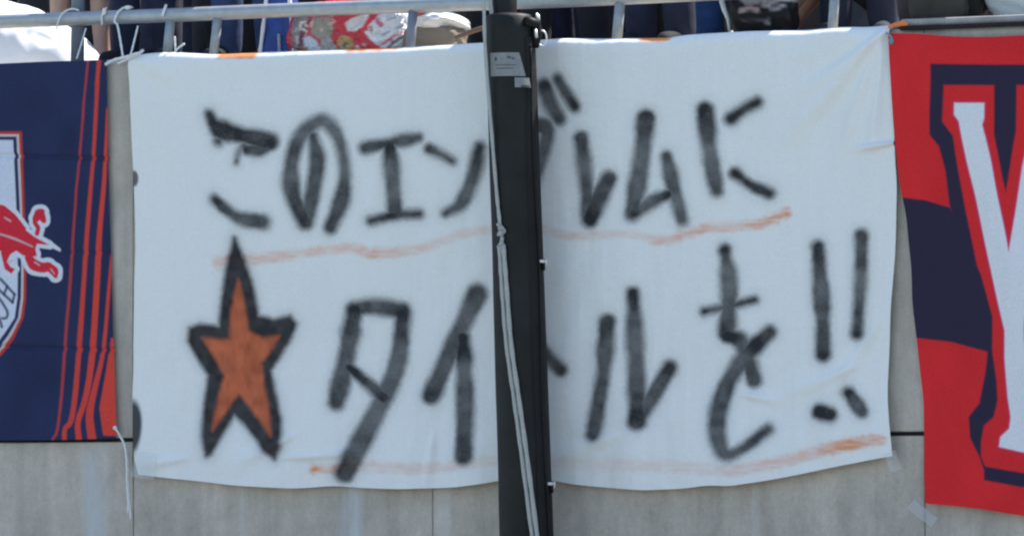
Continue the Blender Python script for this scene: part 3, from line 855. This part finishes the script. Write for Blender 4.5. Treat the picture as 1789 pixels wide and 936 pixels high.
thing_cord('tie_cord', 'teal cord tied at the upper right corner of the banner', [(1549, 58, -.04), (1556, 64, -.05), (1560, 74, -.052), (1554, 70, -.055), (1558, 78, -.05)], -.05, 0.0052, M_teal)
o = smooth(obj('orange_tie', tube(bmesh.new(), [pix(x, y, -.03) for x, y in ((1552, 48), (1564, 44), (1577, 41), (1586, 43))], [.006, .012, .014, .007], 10), M_orange))
tag(o, 'orange strip of tape at the upper right banner corner', 'tape')

M_tape, n, l, b = newmat('clear_tape')
b.inputs['Base Color'].default_value = (0.72, 0.76, 0.8, 1); b.inputs['Roughness'].default_value = 0.3; b.inputs['Alpha'].default_value = 0.22
M_tape2 = M_tape.copy(); M_tape2.name = 'torn_tape'; M_tape2.node_tree.nodes['Principled BSDF'].inputs['Alpha'].default_value = 0.32
def tape(cx, cy, wp, hp, rot, label, y0=-0.004, alpha=None):
    bm_ = bmesh.new(); n1, n2 = 7, 5; V = []
    c_, s_ = math.cos(R_(rot)), math.sin(R_(rot))
    for j in range(n2):
        for i in range(n1):
            u = (i / (n1 - 1) - .5) * wp + random.uniform(-1.3, 1.3) * (j in (0, n2 - 1)); v = (j / (n2 - 1) - .5) * hp + random.uniform(-2, 2) * (i in (0, n1 - 1))
            V.append(bm_.verts.new(pix(cx + u * c_ - v * s_, cy + u * s_ + v * c_, y0 - random.uniform(0, .003))))
    for j in range(n2 - 1):
        for i in range(n1 - 1):
            bm_.faces.new((V[j * n1 + i], V[(j + 1) * n1 + i], V[(j + 1) * n1 + i + 1], V[j * n1 + i + 1]))
    o_ = smooth(obj('clear_tape', bm_, M_tape))
    if alpha: o_.data.materials[0] = alpha
    return tag(o_, label, 'tape', None)
tape(1612, 896, 54, 20, 38, 'torn clear tape strip stuck to the wall under the red flag corner', -.004, M_tape2)
tape(1560, 806, 20, 34, -20, 'clear tape holding the lower right corner of the white banner', -.075)
tape(252, 812, 40, 46, 8, 'clear tape holding the lower left corner of the white banner', -.075)

# ------------------------------------------------------------------ bags and goods on the walkway
def blob(name, px0, px1, py0, py1, y0, depth, seed=0, lump=0.12, sub=4, flat=0.75, square=2.6):
    """crumpled bag: a squarish ellipsoid standing on the walkway, in world coordinates"""
    a = pix(px0, py1, y0); b_ = pix(px1, py0, y0)
    cx, cz = (a.x + b_.x) / 2, (FLOOR + b_.z) / 2
    rx, rz = (b_.x - a.x) / 2, (b_.z - FLOOR) / 2
    bm_ = bmesh.new(); bmesh.ops.create_icosphere(bm_, subdivisions=sub, radius=1)
    A = np.array([v.co[:] for v in bm_.verts])
    A = A * ((np.abs(A) ** square).sum(1) ** (-1 / square))[:, None]
    nn = vnoise(A[:, 0] * 2.3 + A[:, 2] * 1.1 + 10, A[:, 1] * 2.3 + A[:, 2] * 2.1 + 10, 100 + seed) - .5
    n2_ = vnoise(A[:, 0] * 6 + A[:, 2] * 3 + 20, A[:, 1] * 6 - A[:, 2] * 5 + 20, 130 + seed) - .5
    A = A * (1 + lump * nn + lump * .5 * n2_)[:, None]
    for v, p in zip(bm_.verts, A):
        p = Vector(p)
        v.co = Vector((cx + p.x * rx, y0 + p.y * depth, max(FLOOR, cz + p.z * rz)))
    return bm_, Vector((cx, y0, FLOOR))

# white bulging bag, left
cb = pz(-40, FLOOR, 0.62); rxb = (pz(188, FLOOR, 0.62) - cb).length
bm = bmesh.new(); bmesh.ops.create_icosphere(bm, subdivisions=6, radius=1)
A = np.array([v.co[:] for v in bm.verts])
n1 = vnoise(A[:, 0] * 2.1 + A[:, 2] + 10, A[:, 1] * 2.1 + A[:, 2] * 1.7 + 10, 101) - .5
n2 = np.abs(vnoise(A[:, 0] * 4.2 - A[:, 2] * 2 + 20, A[:, 1] * 4 + A[:, 2] * 2.6 + 20, 102) - .5)
n3 = np.abs(vnoise(A[:, 0] * 9 + A[:, 2] * 3 + 30, A[:, 1] * 7 - A[:, 2] * 4 + 30, 103) - .5)
A = A * ((np.abs(A) ** 1.62).sum(1) ** (-1 / 1.62))[:, None] * (1 + .08 * n1 - .05 * n2 - .03 * n3)[:, None]
for v, p in zip(bm.verts, A):
    v.co = Vector((cb.x + p[0] * rxb, cb.y + p[1] * .38, FLOOR + max(.001, p[2] * .43)))
M_white = mat('white_bag_cloth', (0.8, 0.8, 0.82), 0.8, 0, 0.03, 5, 0.25, 9)
o = smooth(obj('cloth_bag', bm, M_white))
tag(o, 'bulging white cloth bag in the sun behind the left end of the railing', 'bag')

# blue bag with white edges
bl = tag(empty('tote_bag', pz(485, FLOOR, .35)), 'flat blue bag with white edges behind the railing', 'bag')
bm = bmesh.new()
q0 = [pix(454, 104, .36), pix(512, 104, .36), pix(500, -70, .42), pix(472, -70, .42)]
fr = [bm.verts.new(p) for p in q0]; bk = [bm.verts.new(p + Vector((0.01, .07, 0))) for p in q0]
bm.faces.new(fr); bm.faces.new(bk[::-1])
for k in range(4): bm.faces.new((fr[k], bk[k], bk[(k + 1) % 4], fr[(k + 1) % 4]))
bmesh.ops.subdivide_edges(bm, edges=bm.edges[:], cuts=6, use_grid_fill=True)
for v in bm.verts: v.co += Vector((0, -1, 0)) * 0.012 * random.random()
bmesh.ops.recalc_face_normals(bm, faces=bm.faces[:])
child('bag_body', bm, mat('blue_nylon', (0.02, 0.06, 0.27), 0.6, 0, 0.3, 14, .2, 30), bl)
for (x0, x1) in ((453, 473), (515, 500)):
    cord('edging', [pix(x0, 104, .335), pix((x0 + x1) / 2, 20, .365), pix(x1, -70, .395)], 0.010, M_cordw, bl)
cord('stripe', [pix(489, 104, .34), pix(487, 60, .345)], 0.008, mat('grey_print', (.25, .3, .36), .7), bl)

# big plastic bag of red and white packets
def pack_paint(PX, PY):
    col = np.ones(PX.shape + (3,)) * np.array((0.58, 0.02, 0.05))
    def poly(pts, c, a=1.0, s_=1.6):
        nonlocal col
        col = over(col, c, sstep(s_, -s_, poly_sdf(PX, PY, pts)) * a)
    poly([(505, -10), (540, -10), (536, 40), (525, 100), (505, 100)], (0.24, 0.2, 0.21))
    poly([(520, 34), (534, 33), (528, 46), (521, 50)], (0.7, 0.68, 0.62)); poly([(514, 60), (520, 58), (521, 74), (515, 76)], (.6, .58, .6))
    poly([(526, 40), (541, 32), (530, 60), (522, 90), (514, 86)], (0.16, 0.03, 0.07))
    poly([(545, 28), (578, 28), (584, 50), (576, 66), (562, 72), (552, 62), (542, 56)], (0.33, 0.3, 0.25))
    poly([(562, 66), (578, 64), (590, 88), (570, 100), (555, 90)], (0.42, 0.4, 0.4))
    poly([(528, 64), (540, 60), (553, 68), (558, 84), (540, 88), (530, 80)], (0.62, 0.68, 0.8))
    poly([(520, 78), (534, 80), (538, 92), (518, 92)], (0.38, 0.2, 0.07))
    poly([(604, 40), (616, 32), (640, 26), (646, 26), (634, 48), (620, 56), (608, 54)], (0.68, 0.7, 0.74))
    D, _ = stroke_field(PX, PY, [(618, 50), (628, 44), (638, 34)], 2.5); col = over(col, (.6, .3, .35), sstep(1.5, -1, D) * .6)
    poly([(644, 46), (664, 24), (700, 16), (730, 16), (730, 62), (690, 86), (664, 92), (658, 80), (640, 62)], (0.62, 0.66, 0.73))
    poly([(640, 54), (656, 72), (656, 80), (644, 70), (636, 58)], (0.75, 0.76, 0.8))
    for p_, wd, c_ in (([(662, 80), (690, 60), (722, 38)], 3, (.55, .03, .08)), ([(668, 86), (694, 66), (722, 52)], 3.2, (.05, .09, .14)), ([(684, 52), (706, 38)], 2, (.3, .33, .4)), ([(665, 64), (676, 58)], 4, (.25, .28, .34)), ([(674, 38), (684, 33)], 2.6, (.3, .32, .4)), ([(658, 38), (664, 46)], 8, (.45, .06, .2))):
        D, _ = stroke_field(PX, PY, p_, wd); col = over(col, c_, sstep(1.6, -1.2, D) * .9)
    poly([(588, 72), (596, 62), (606, 62), (616, 70), (616, 82), (604, 92), (592, 88)], (0.5, 0.33, 0.13))
    D, _ = stroke_field(PX, PY, [(599, 80), (603, 76)], 6); col = over(col, (.08, .07, .06), sstep(1.5, -1, D) * .85)
    poly([(618, 82), (624, 78), (628, 92), (616, 92)], (.7, .62, .6))
    for k in range(46):
        rx_, ry_ = random.uniform(512, 720), random.uniform(-8, 100); an_ = random.uniform(0, 3.14); ln_ = random.uniform(3, 11)
        D, _ = stroke_field(PX, PY, [(rx_, ry_), (rx_ + ln_ * math.cos(an_), ry_ + ln_ * math.sin(an_))], random.uniform(1.5, 4.5))
        col = over(col, random.choice([(.75, .75, .76), (.7, .68, .66), (.3, .02, .05), (.12, .1, .12), (.5, .36, .16), (.8, .8, .82)]), sstep(1.6, -1, D) * random.uniform(.4, .9))
    return col
bm, c = blob('p', 513, 716, -2, 104, 0.42, 0.13, 3, 0.10, 6, square=3.6)
me = bpy.data.meshes.new('packet_bag'); bm.to_mesh(me); bm.free()
vv = np.array([v.co[:] for v in me.vertices])
dv = vv - np.array(CAM); den = dv @ np.array(d)
# printed film: the print lies flat on the bag's front, seen square from the pitch side
ref_y = 0.42 - 0.13
u_ = vv[:, 0]; z__ = vv[:, 2]
x_a, _z = pix_np(np.array([513.0, 716.0]), np.array([50.0, 50.0]), ref_y); _x, z_a = pix_np(np.array([615.0, 615.0]), np.array([0.0, 100.0]), ref_y)
PXv = 513 + (u_ - x_a[0]) / (x_a[1] - x_a[0]) * 203; PYv = (z__ - z_a[0]) / (z_a[1] - z_a[0]) * 100
cl = pack_paint(PXv, PYv)
at = me.color_attributes.new('paint', 'FLOAT_COLOR', 'POINT')
c4 = np.ones((len(vv), 4), np.float32); c4[:, :3] = cl; at.data.foreach_set('color', c4.ravel())
M_pack = mat_cloth_print('glossy_film', 0.10, 0.28)
M_pack.node_tree.nodes['Principled BSDF'].inputs['Specular IOR Level'].default_value = 0.6
for nn in M_pack.node_tree.nodes:
    if nn.type == 'BUMP': nn.inputs['Strength'].default_value = 0.9; nn.inputs['Distance'].default_value = 0.03
    if nn.type == 'TEX_NOISE': nn.inputs['Scale'].default_value = 34
o = smooth(obj('packet_bag', me, M_pack))
tag(o, 'big bag of red and white glossy packets standing behind the railing', 'bag')

# cardboard box with a white paper bag on it
b0 = pix(718, 60, .36); b1 = pix(796, 60, .36); bz = pix(760, 44, .36).z
bm, c = blob('bx', 714, 806, 44, 104, 0.45, 0.10, 12, .10, 5, square=4.0)
o = smooth(obj('cloth_bundle', bm, mat('beige_cloth', (0.21, 0.175, 0.14), .9, 0, .12, 10, .5, 14)))
tag(o, 'beige cloth bundle standing right of the red and white bag', 'bundle')
bm_ = bmesh.new(); bmesh.ops.create_icosphere(bm_, subdivisions=4, radius=1)
pc = pix(766, 33, .46)
for v in bm_.verts:
    p = v.co; nn = float(vnoise(np.array(p.x * 3 + 9), np.array(p.y * 3 + p.z * 4 + 9), 150)) - .5
    p = p * (1 + .35 * nn)
    v.co = Vector((pc.x + p.x * .13, .50 + p.y * .17, max(bz - .012, bz + .012 + p.z * .062)))
pb = smooth(obj('paper_bag', bm_, mat('white_paper', (.8, .79, .78), .6, 0, .04, 12, .4, 30)))
tag(pb, 'crumpled white paper bag on top of the beige bundle', 'bag')
q = smooth(obj('red_corner', tube(bmesh.new(), [pix(728, 30, .38), pix(738, 25, .38), pix(745, 24, .38)], [.012, .014, .006], 8), mat('red_print', (.65, .08, .06), .6), pb))
bm_ = bmesh.new()
tube(bm_, [pix(796, 66, .34), pix(826, 55, .36), pix(900, 30, .40)], [.009, .012, .012], 10)
o = smooth(obj('wooden_stick', bm_, mat('brown_wood', (.14, .085, .06), .7, 0, .3, 20, .2, 40, stretch=(1, 8, 8))))
tag(o, 'brown wooden stick leaning beside the beige bundle', 'stick')

# black patterned bag, right
bm, c = blob('k', 1276, 1392, -70, 80, 0.40, 0.12, 5, .16, 5, square=2.8)
me = bpy.data.meshes.new('patterned_bag'); bm.to_mesh(me); bm.free()
vv = np.array([v.co[:] for v in me.vertices])
x_a, _z = pix_np(np.array([1276.0, 1392.0]), np.array([30.0, 30.0]), .30); _x, z_a = pix_np(np.array([1330.0, 1330.0]), np.array([0.0, 100.0]), .30)
PXv = 1276 + (vv[:, 0] - x_a[0]) / (x_a[1] - x_a[0]) * 116; PYv = (vv[:, 2] - z_a[0]) / (z_a[1] - z_a[0]) * 100
cl = np.ones(PXv.shape + (3,)) * np.array((.012, .012, .014))
for p_, wd, c_ in (([(1295, -4), (1312, 2), (1330, -2), (1350, 4), (1372, -2)], 6, (.5, .48, .5)), ([(1297, 19), (1312, 14), (1326, 18)], 8, (.45, .32, .34)), ([(1304, 7), (1326, 6), (1340, 11), (1356, 8)], 4, (.38, .3, .32)),
                   ([(1340, 8), (1352, 16), (1366, 12)], 5, (.42, .38, .42)), ([(1300, -16), (1330, -20), (1360, -14)], 6, (.45, .4, .45)), ([(1296, 34), (1320, 37), (1345, 35)], 3, (.12, .1, .1)), ([(1338, 39), (1345, 41)], 3, (.55, .55, .55))):
    D, _ = stroke_field(PXv, PYv, p_, wd); cl = over(cl, c_, sstep(2, -1.5, D))
at = me.color_attributes.new('paint', 'FLOAT_COLOR', 'POINT')
c4 = np.ones((len(vv), 4), np.float32); c4[:, :3] = cl; at.data.foreach_set('color', c4.ravel())
o = smooth(obj('patterned_bag', me, mat_cloth_print('patterned_nylon', .2, .5)))
tag(o, 'black bag with a white and pink scribbled print behind the banner edge', 'bag')
o = smooth(obj('white_strap', tube(bmesh.new(), [pix(x, y, .33) for x, y in ((1252, -40), (1259, -4), (1265, 16), (1272, 34), (1275, 60))], [.012, .013, .013, .009, .005], 10), M_cordw))
tag(o, 'white strap hanging between the blue jeans and the black bag', 'strap')

# dark backpack and pale bag on the kerb
bm, c = blob('b', 1572, 1722, -150, 60, 0.24, 0.10, 8, .14, 5, square=3.4)
for v in bm.verts: v.co.z = max(v.co.z, kz1 + .002)
bpk = tag(empty('backpack', Vector((c.x, .24, kz1))), 'dark brown backpack resting on the kerb at the right', 'backpack')
smooth(child('pack_body', bm, mat('dark_nylon', (.028, .023, .022), .8, 0, .5, 7, .4, 18), bpk))
bm, c = blob('b', 1590, 1690, -70, 60, 0.12, 0.05, 9, .12, 4, square=3.4)
for v in bm.verts: v.co.z = max(v.co.z, kz1 + .004)
smooth(child('front_pocket', bm, mat('dark_nylon_pocket', (.04, .033, .028), .8, 0, .4, 9, .4, 18), bpk))
bm, c = blob('b', 1722, 1990, -90, 62, 0.28, 0.12, 11, .12, 5, square=2.6)
for v in bm.verts: v.co.z = max(v.co.z, kz1 + .002)
o = smooth(obj('carrier_bag', bm, mat('pale_plastic', (.7, .7, .69), .5, 0, .04, 6, .3, 14)))
tag(o, 'pale white carrier bag on the kerb at the right edge', 'bag')

# ------------------------------------------------------------------ people on the walkway
def lump(bm_, c, r, seg=14):
    c = Vector(c); nv = seg // 2 + 2
    top_ = bm_.verts.new(c + Vector((0, 0, r[2]))); bot_ = bm_.verts.new(c - Vector((0, 0, r[2])))
    rg = []
    for j in range(1, nv):
        ph = math.pi * j / nv
        rg.append([bm_.verts.new(c + Vector((math.sin(ph) * math.cos(2 * math.pi * k / seg) * r[0], math.sin(ph) * math.sin(2 * math.pi * k / seg) * r[1], math.cos(ph) * r[2]))) for k in range(seg)])
    for k in range(seg):
        k2 = (k + 1) % seg
        bm_.faces.new((top_, rg[0][k], rg[0][k2])); bm_.faces.new((bot_, rg[-1][k2], rg[-1][k]))
        for j in range(len(rg) - 1): bm_.faces.new((rg[j][k], rg[j + 1][k], rg[j + 1][k2], rg[j][k2]))
def limb(bm_, pts, rads, seg=14):
    p = [Vector(q) for q in pts]
    for i in range(len(p) - 1):
        m = max(2, int((p[i + 1] - p[i]).length / 0.03))
        tube(bm_, [p[i].lerp(p[i + 1], k / m) for k in range(m + 1)], [rads[i] + (rads[i + 1] - rads[i]) * k / m for k in range(m + 1)], seg)
    for q, r in zip(p, rads): lump(bm_, q, (r, r, r), 12)
def fuse(name, bm_, voxel, it=4):
    """one continuous skin over the overlapping volumes"""
    me_ = bpy.data.meshes.new(name); bm_.to_mesh(me_); bm_.free()
    o_ = bpy.data.objects.new(name, me_); C.objects.link(o_)
    r = o_.modifiers.new('r', 'REMESH'); r.mode = 'VOXEL'; r.voxel_size = voxel
    s_ = o_.modifiers.new('s', 'SMOOTH'); s_.iterations = it; s_.factor = .5
    dg = bpy.context.evaluated_depsgraph_get()
    out = bpy.data.meshes.new_from_object(o_.evaluated_get(dg))
    bpy.data.objects.remove(o_); out.name = name
    out.polygons.foreach_set('use_smooth', [True] * len(out.polygons))
    return out

STAND = dict(hip=[(-.09, 0, .92), (.09, 0, .92)], knee=[(-.105, -.015, .50), (.105, -.01, .50)], ank=[(-.115, .02, .085), (.115, .03, .085)], toe=[(-.14, -.15, .03), (.14, -.14, .03)],
             pel=(0, 0, .98), chest=(0, 0, 1.30), neck=(0, 0, 1.46), sh=[(-.19, .01, 1.41), (.19, .01, 1.41)], elb=[(-.25, .05, 1.13), (.25, .05, 1.13)], wri=[(-.15, -.16, 1.18), (.15, -.18, 1.20)], head=(0, -.015, 1.60))
WIDE = dict(STAND); WIDE.update(knee=[(-.13, -.05, .50), (.11, .01, .50)], ank=[(-.17, .0, .085), (.13, .07, .085)], toe=[(-.24, -.14, .03), (.2, -.09, .03)], elb=[(-.27, .06, 1.14), (.24, .06, 1.13)], wri=[(-.24, -.10, .95), (.13, -.19, 1.24)])
SIT = dict(hip=[(-.09, .38, .13), (.09, .38, .13)], knee=[(-.12, .02, .46), (.12, -.03, .44)], ank=[(-.11, -.22, .085), (.12, -.30, .085)], toe=[(-.12, -.39, .035), (.14, -.47, .035)],
           pel=(0, .40, .17), chest=(0, .40, .50), neck=(0, .33, .68), sh=[(-.19, .36, .62), (.19, .36, .62)], elb=[(-.26, .22, .42), (.26, .2, .42)], wri=[(-.12, -.02, .50), (.1, -.04, .49)], head=(0, .27, .81))

def make_body(p):
    bm_ = bmesh.new(); V = Vector
    for i in (0, 1):
        sgn = -1 if i == 0 else 1
        limb(bm_, [p['hip'][i], p['knee'][i]], [.082, .056]); 
        k, a = V(p['knee'][i]), V(p['ank'][i]); calf = k.lerp(a, .3) + V((0, .015, 0))
        limb(bm_, [k, calf, a], [.054, .056, .036])
        t = V(p['toe'][i]); limb(bm_, [a + V((0, .02, -.03)), a.lerp(t, .5) + V((0, 0, -.01)), t], [.030, .028, .022])
        limb(bm_, [p['sh'][i], p['elb'][i], p['wri'][i]], [.052, .040, .028])
        w_ = V(p['wri'][i]); dr = (w_ - V(p['elb'][i])).normalized(); sd_ = dr.cross(V((0, 0, 1))).normalized() * -sgn
        palm = w_ + dr * .05
        limb(bm_, [w_, palm + dr * .03], [.028, .036]); 
        upv = sd_.cross(dr).normalized()
        for f, (o_, ln) in enumerate(((-.030, .066), (-.010, .078), (.010, .072), (.030, .056))):
            b_ = palm + dr * .045 + sd_ * o_
            limb(bm_, [b_, b_ + dr * ln * .55 - upv * .006, b_ + dr * ln - upv * .024], [.0105, .0100, .0090], 8)
        b_ = palm - sd_ * .03 - dr * .02
        limb(bm_, [b_, b_ - sd_ * .028 + dr * .03, b_ - sd_ * .034 + dr * .058], [.013, .0115, .0100], 8)
    pel, ch, nk, hd = V(p['pel']), V(p['chest']), V(p['neck']), V(p['head'])
    lump(bm_, pel, (.165, .115, .12)); lump(bm_, pel.lerp(ch, .5), (.145, .10, .16)); lump(bm_, ch, (.18, .115, .17))
    limb(bm_, [p['sh'][0], nk + V((0, 0, -.04)), p['sh'][1]], [.055, .06, .055]); limb(bm_, [nk + V((0, 0, -.06)), hd + V((0, .01, -.06))], [.058, .052])
    lump(bm_, hd + V((0, .012, .02)), (.076, .096, .105)); lump(bm_, hd + V((0, -.02, -.055)), (.055, .068, .062))
    lump(bm_, hd + V((0, -.095, -.005)), (.014, .020, .024)); lump(bm_, hd + V((0, -.086, -.062)), (.026, .012, .009)); lump(bm_, hd + V((0, -.078, .033)), (.05, .016, .010))
    for s_ in (-1, 1): lump(bm_, hd + V((.078 * s_, .015, 0)), (.010, .022, .032))
    return fuse('body', bm_, .0105, 3)
def make_trousers(p, short=False, slim=1.0):
    bm_ = bmesh.new(); V = Vector
    for i in (0, 1):
        h, k, a = V(p['hip'][i]), V(p['knee'][i]), V(p['ank'][i])
        if short: limb(bm_, [h, h.lerp(k, .92)], [.108, .092])
        else: limb(bm_, [h, k, k.lerp(a, .45), a + (k - a).normalized() * .015], [.103 * slim, .080 * slim, .083 * slim, .076 * slim])
    lump(bm_, V(p['pel']), (.178, .128, .13))
    return fuse('trousers', bm_, .013, 4)
def make_shirt(p):
    bm_ = bmesh.new(); V = Vector
    pel, ch, nk = V(p['pel']), V(p['chest']), V(p['neck'])
    lump(bm_, pel.lerp(ch, .18), (.182, .132, .13)); lump(bm_, pel.lerp(ch, .55), (.165, .122, .17)); lump(bm_, ch, (.195, .130, .175))
    limb(bm_, [p['sh'][0], nk + V((0, 0, -.06)), p['sh'][1]], [.070, .072, .070])
    for i in (0, 1):
        s_, e = V(p['sh'][i]), V(p['elb'][i]); limb(bm_, [s_, s_.lerp(e, .62)], [.070, .062])
    return fuse('shirt', bm_, .015, 4)
def make_shoe(p, i):
    bm_ = bmesh.new(); V = Vector; a, t = V(p['ank'][i]), V(p['toe'][i])
    a2 = V((a.x, a.y + .03, .045)); t2 = V((t.x, t.y, .042))
    limb(bm_, [a2, a2.lerp(t2, .5) + V((0, 0, .012)), t2], [.045, .047, .042]); limb(bm_, [a + V((0, .01, 0)), a2], [.046, .046])
    for v in bm_.verts: v.co.z = max(v.co.z, .004)
    return fuse('shoe', bm_, .011, 3)
def make_hair(p):
    bm_ = bmesh.new(); hd = Vector(p['head'])
    lump(bm_, hd + Vector((0, .026, .045)), (.084, .094, .092)); lump(bm_, hd + Vector((0, .045, -.01)), (.078, .07, .08))
    return fuse('hair', bm_, .013, 3)
def eye_mesh():
    bm_ = bmesh.new(); bmesh.ops.create_uvsphere(bm_, u_segments=10, v_segments=8, radius=.011)
    me_ = bpy.data.meshes.new('eye'); bm_.to_mesh(me_); bm_.free(); return me_
KIT = {}
for nm, p in (('stand', STAND), ('wide', WIDE), ('sit', SIT)):
    KIT[nm] = dict(p=p, body=make_body(p), long=make_trousers(p), shirt=make_shirt(p), shoes=[make_shoe(p, 0), make_shoe(p, 1)], hair=make_hair(p))
    if nm != 'wide': KIT[nm]['short'] = make_trousers(p, True)
EYE = eye_mesh()
SKIN = [mat('skin_tan', (.36, .2, .135), .55, 0, .08, 20), mat('skin_light', (.5, .31, .23), .55, 0, .08, 20)]
M_hair = mat('black_hair', (.012, .011, .01), .5, 0, .3, 60)
M_eye = mat('eye_dark', (.03, .025, .02), .2)
cm = {}
def cloth(c):
    if c not in cm: cm[c] = mat('clothing_%d' % len(cm), c, .9, 0, .4, 9, 1.0, 7)
    return cm[c]
def person(px, y0, kit, leg, top, shoe, label, short=False, rot=0.0, sc=1.0, skin=0, group='spectators behind the railing'):
    k = KIT[kit]
    loc = pz(px, FLOOR, y0)
    e = tag(empty('person', loc), label, 'person', group)
    e.rotation_euler = (0, 0, R_(rot)); e.scale = (sc, sc, sc)
    def part(nm, me_, m):
        o_ = bpy.data.objects.new(nm, me_); C.objects.link(o_); o_.parent = e
        if not me_.materials: me_.materials.append(m)
        o_.material_slots[0].link = 'OBJECT'; o_.material_slots[0].material = m
        return o_
    b_ = part('body', k['body'], SKIN[skin])
    part('shorts' if short else 'trousers', k['short' if short else 'long'], cloth(leg)); part('shirt', k['shirt'], cloth(top))
    for s_ in k['shoes']: part('shoe', s_, cloth(shoe))
    part('hair', k['hair'], M_hair)
    hd = Vector(k['p']['head'])
    for s_ in (-1, 1):
        o_ = part('eye', EYE, M_eye); o_.location = hd + Vector((.030 * s_, -.074, .012))
    return e
BK = (.012, .013, .018); NV = (.016, .02, .045); DN = (.028, .048, .125); JN = (.03, .075, .20); GR = (.13, .15, .19); RD = (.4, .03, .04); OR = (.6, .16, .04)
NVT = (.02, .025, .06)
person(252, .56, 'stand', NV, NVT, BK, 'person in navy trousers between the cord ties and the first pipe post', rot=8)
person(338, .66, 'wide', BK, OR, BK, 'person in black trousers between the two close galvanised posts', rot=-6)
person(432, .60, 'stand', DN, NVT, BK, 'person in dark blue jeans left of the flat blue bag', rot=10)
person(140, 1.62, 'stand', BK, RD, BK, 'person in dark shorts with bare legs behind the white bag', True, rot=20, skin=1)
person(990, 1.30, 'wide', BK, OR, BK, 'person in black trousers just right of the black pole', rot=5)
person(1150, .72, 'stand', NV, NVT, BK, 'person in dark navy trousers left of the blue jeans', rot=-8)
person(1272, 1.25, 'stand', JN, OR, BK, 'person in bright blue jeans behind the white strap', rot=4)
person(1500, .62, 'stand', NV, NVT, BK, 'person in navy trousers right of the last galvanised post', rot=14)
person(1562, 1.0, 'wide', GR, RD, BK, 'person in grey trousers behind the right end of the banner', rot=0)
person(1455, .95, 'sit', (.02, .02, .022), OR, (.7, .7, .72), 'seated person in dark shorts with bare shins and white shoes', True, rot=-62, skin=0)
row2 = [(40, 2.1, 'stand', BK, NVT), (212, 1.75, 'wide', BK, OR), (300, 1.7, 'stand', NV, NVT), (395, 1.55, 'stand', BK, NVT), (500, 1.7, 'wide', NV, RD), (600, 1.8, 'stand', BK, OR), (690, 1.7, 'stand', NV, NVT),
        (800, 1.75, 'wide', BK, NVT), (880, 1.7, 'stand', BK, OR), (945, 1.85, 'stand', NV, NVT), (1060, 1.8, 'stand', NV, NVT), (1110, 1.95, 'wide', BK, RD), (1215, 1.8, 'stand', BK, NVT), (1330, 1.7, 'stand', NV, OR), (1420, 1.8, 'wide', BK, NVT), (1500, 1.9, 'stand', BK, NVT), (1620, 1.8, 'stand', BK, OR), (1720, 1.8, 'wide', NV, NVT)]
BACK = ['behind the big white cloth bag', 'behind the cord loops on the pipe', 'behind the first galvanised post', 'behind the second galvanised post', 'behind the flat blue bag', 'behind the left half of the packet bag', 'behind the right half of the packet bag',
        'behind the beige bundle', 'directly behind the black pole', 'beside the shiny clamp ring of the pole', 'left of the galvanised post right of the pole', 'right of the galvanised post right of the pole', 'left of the bright blue jeans',
        'behind the black printed bag', 'behind the seated person', 'behind the last galvanised post', 'behind the dark brown backpack', 'behind the pale carrier bag']
for i, (px, y0, kt, lg, tp) in enumerate(row2):
    person(px, y0, kt, lg, tp, BK, 'back row person in dark trousers standing ' + BACK[i], rot=random.uniform(-15, 15), sc=random.uniform(.96, 1.03), skin=i % 2, group='back row of standing spectators')
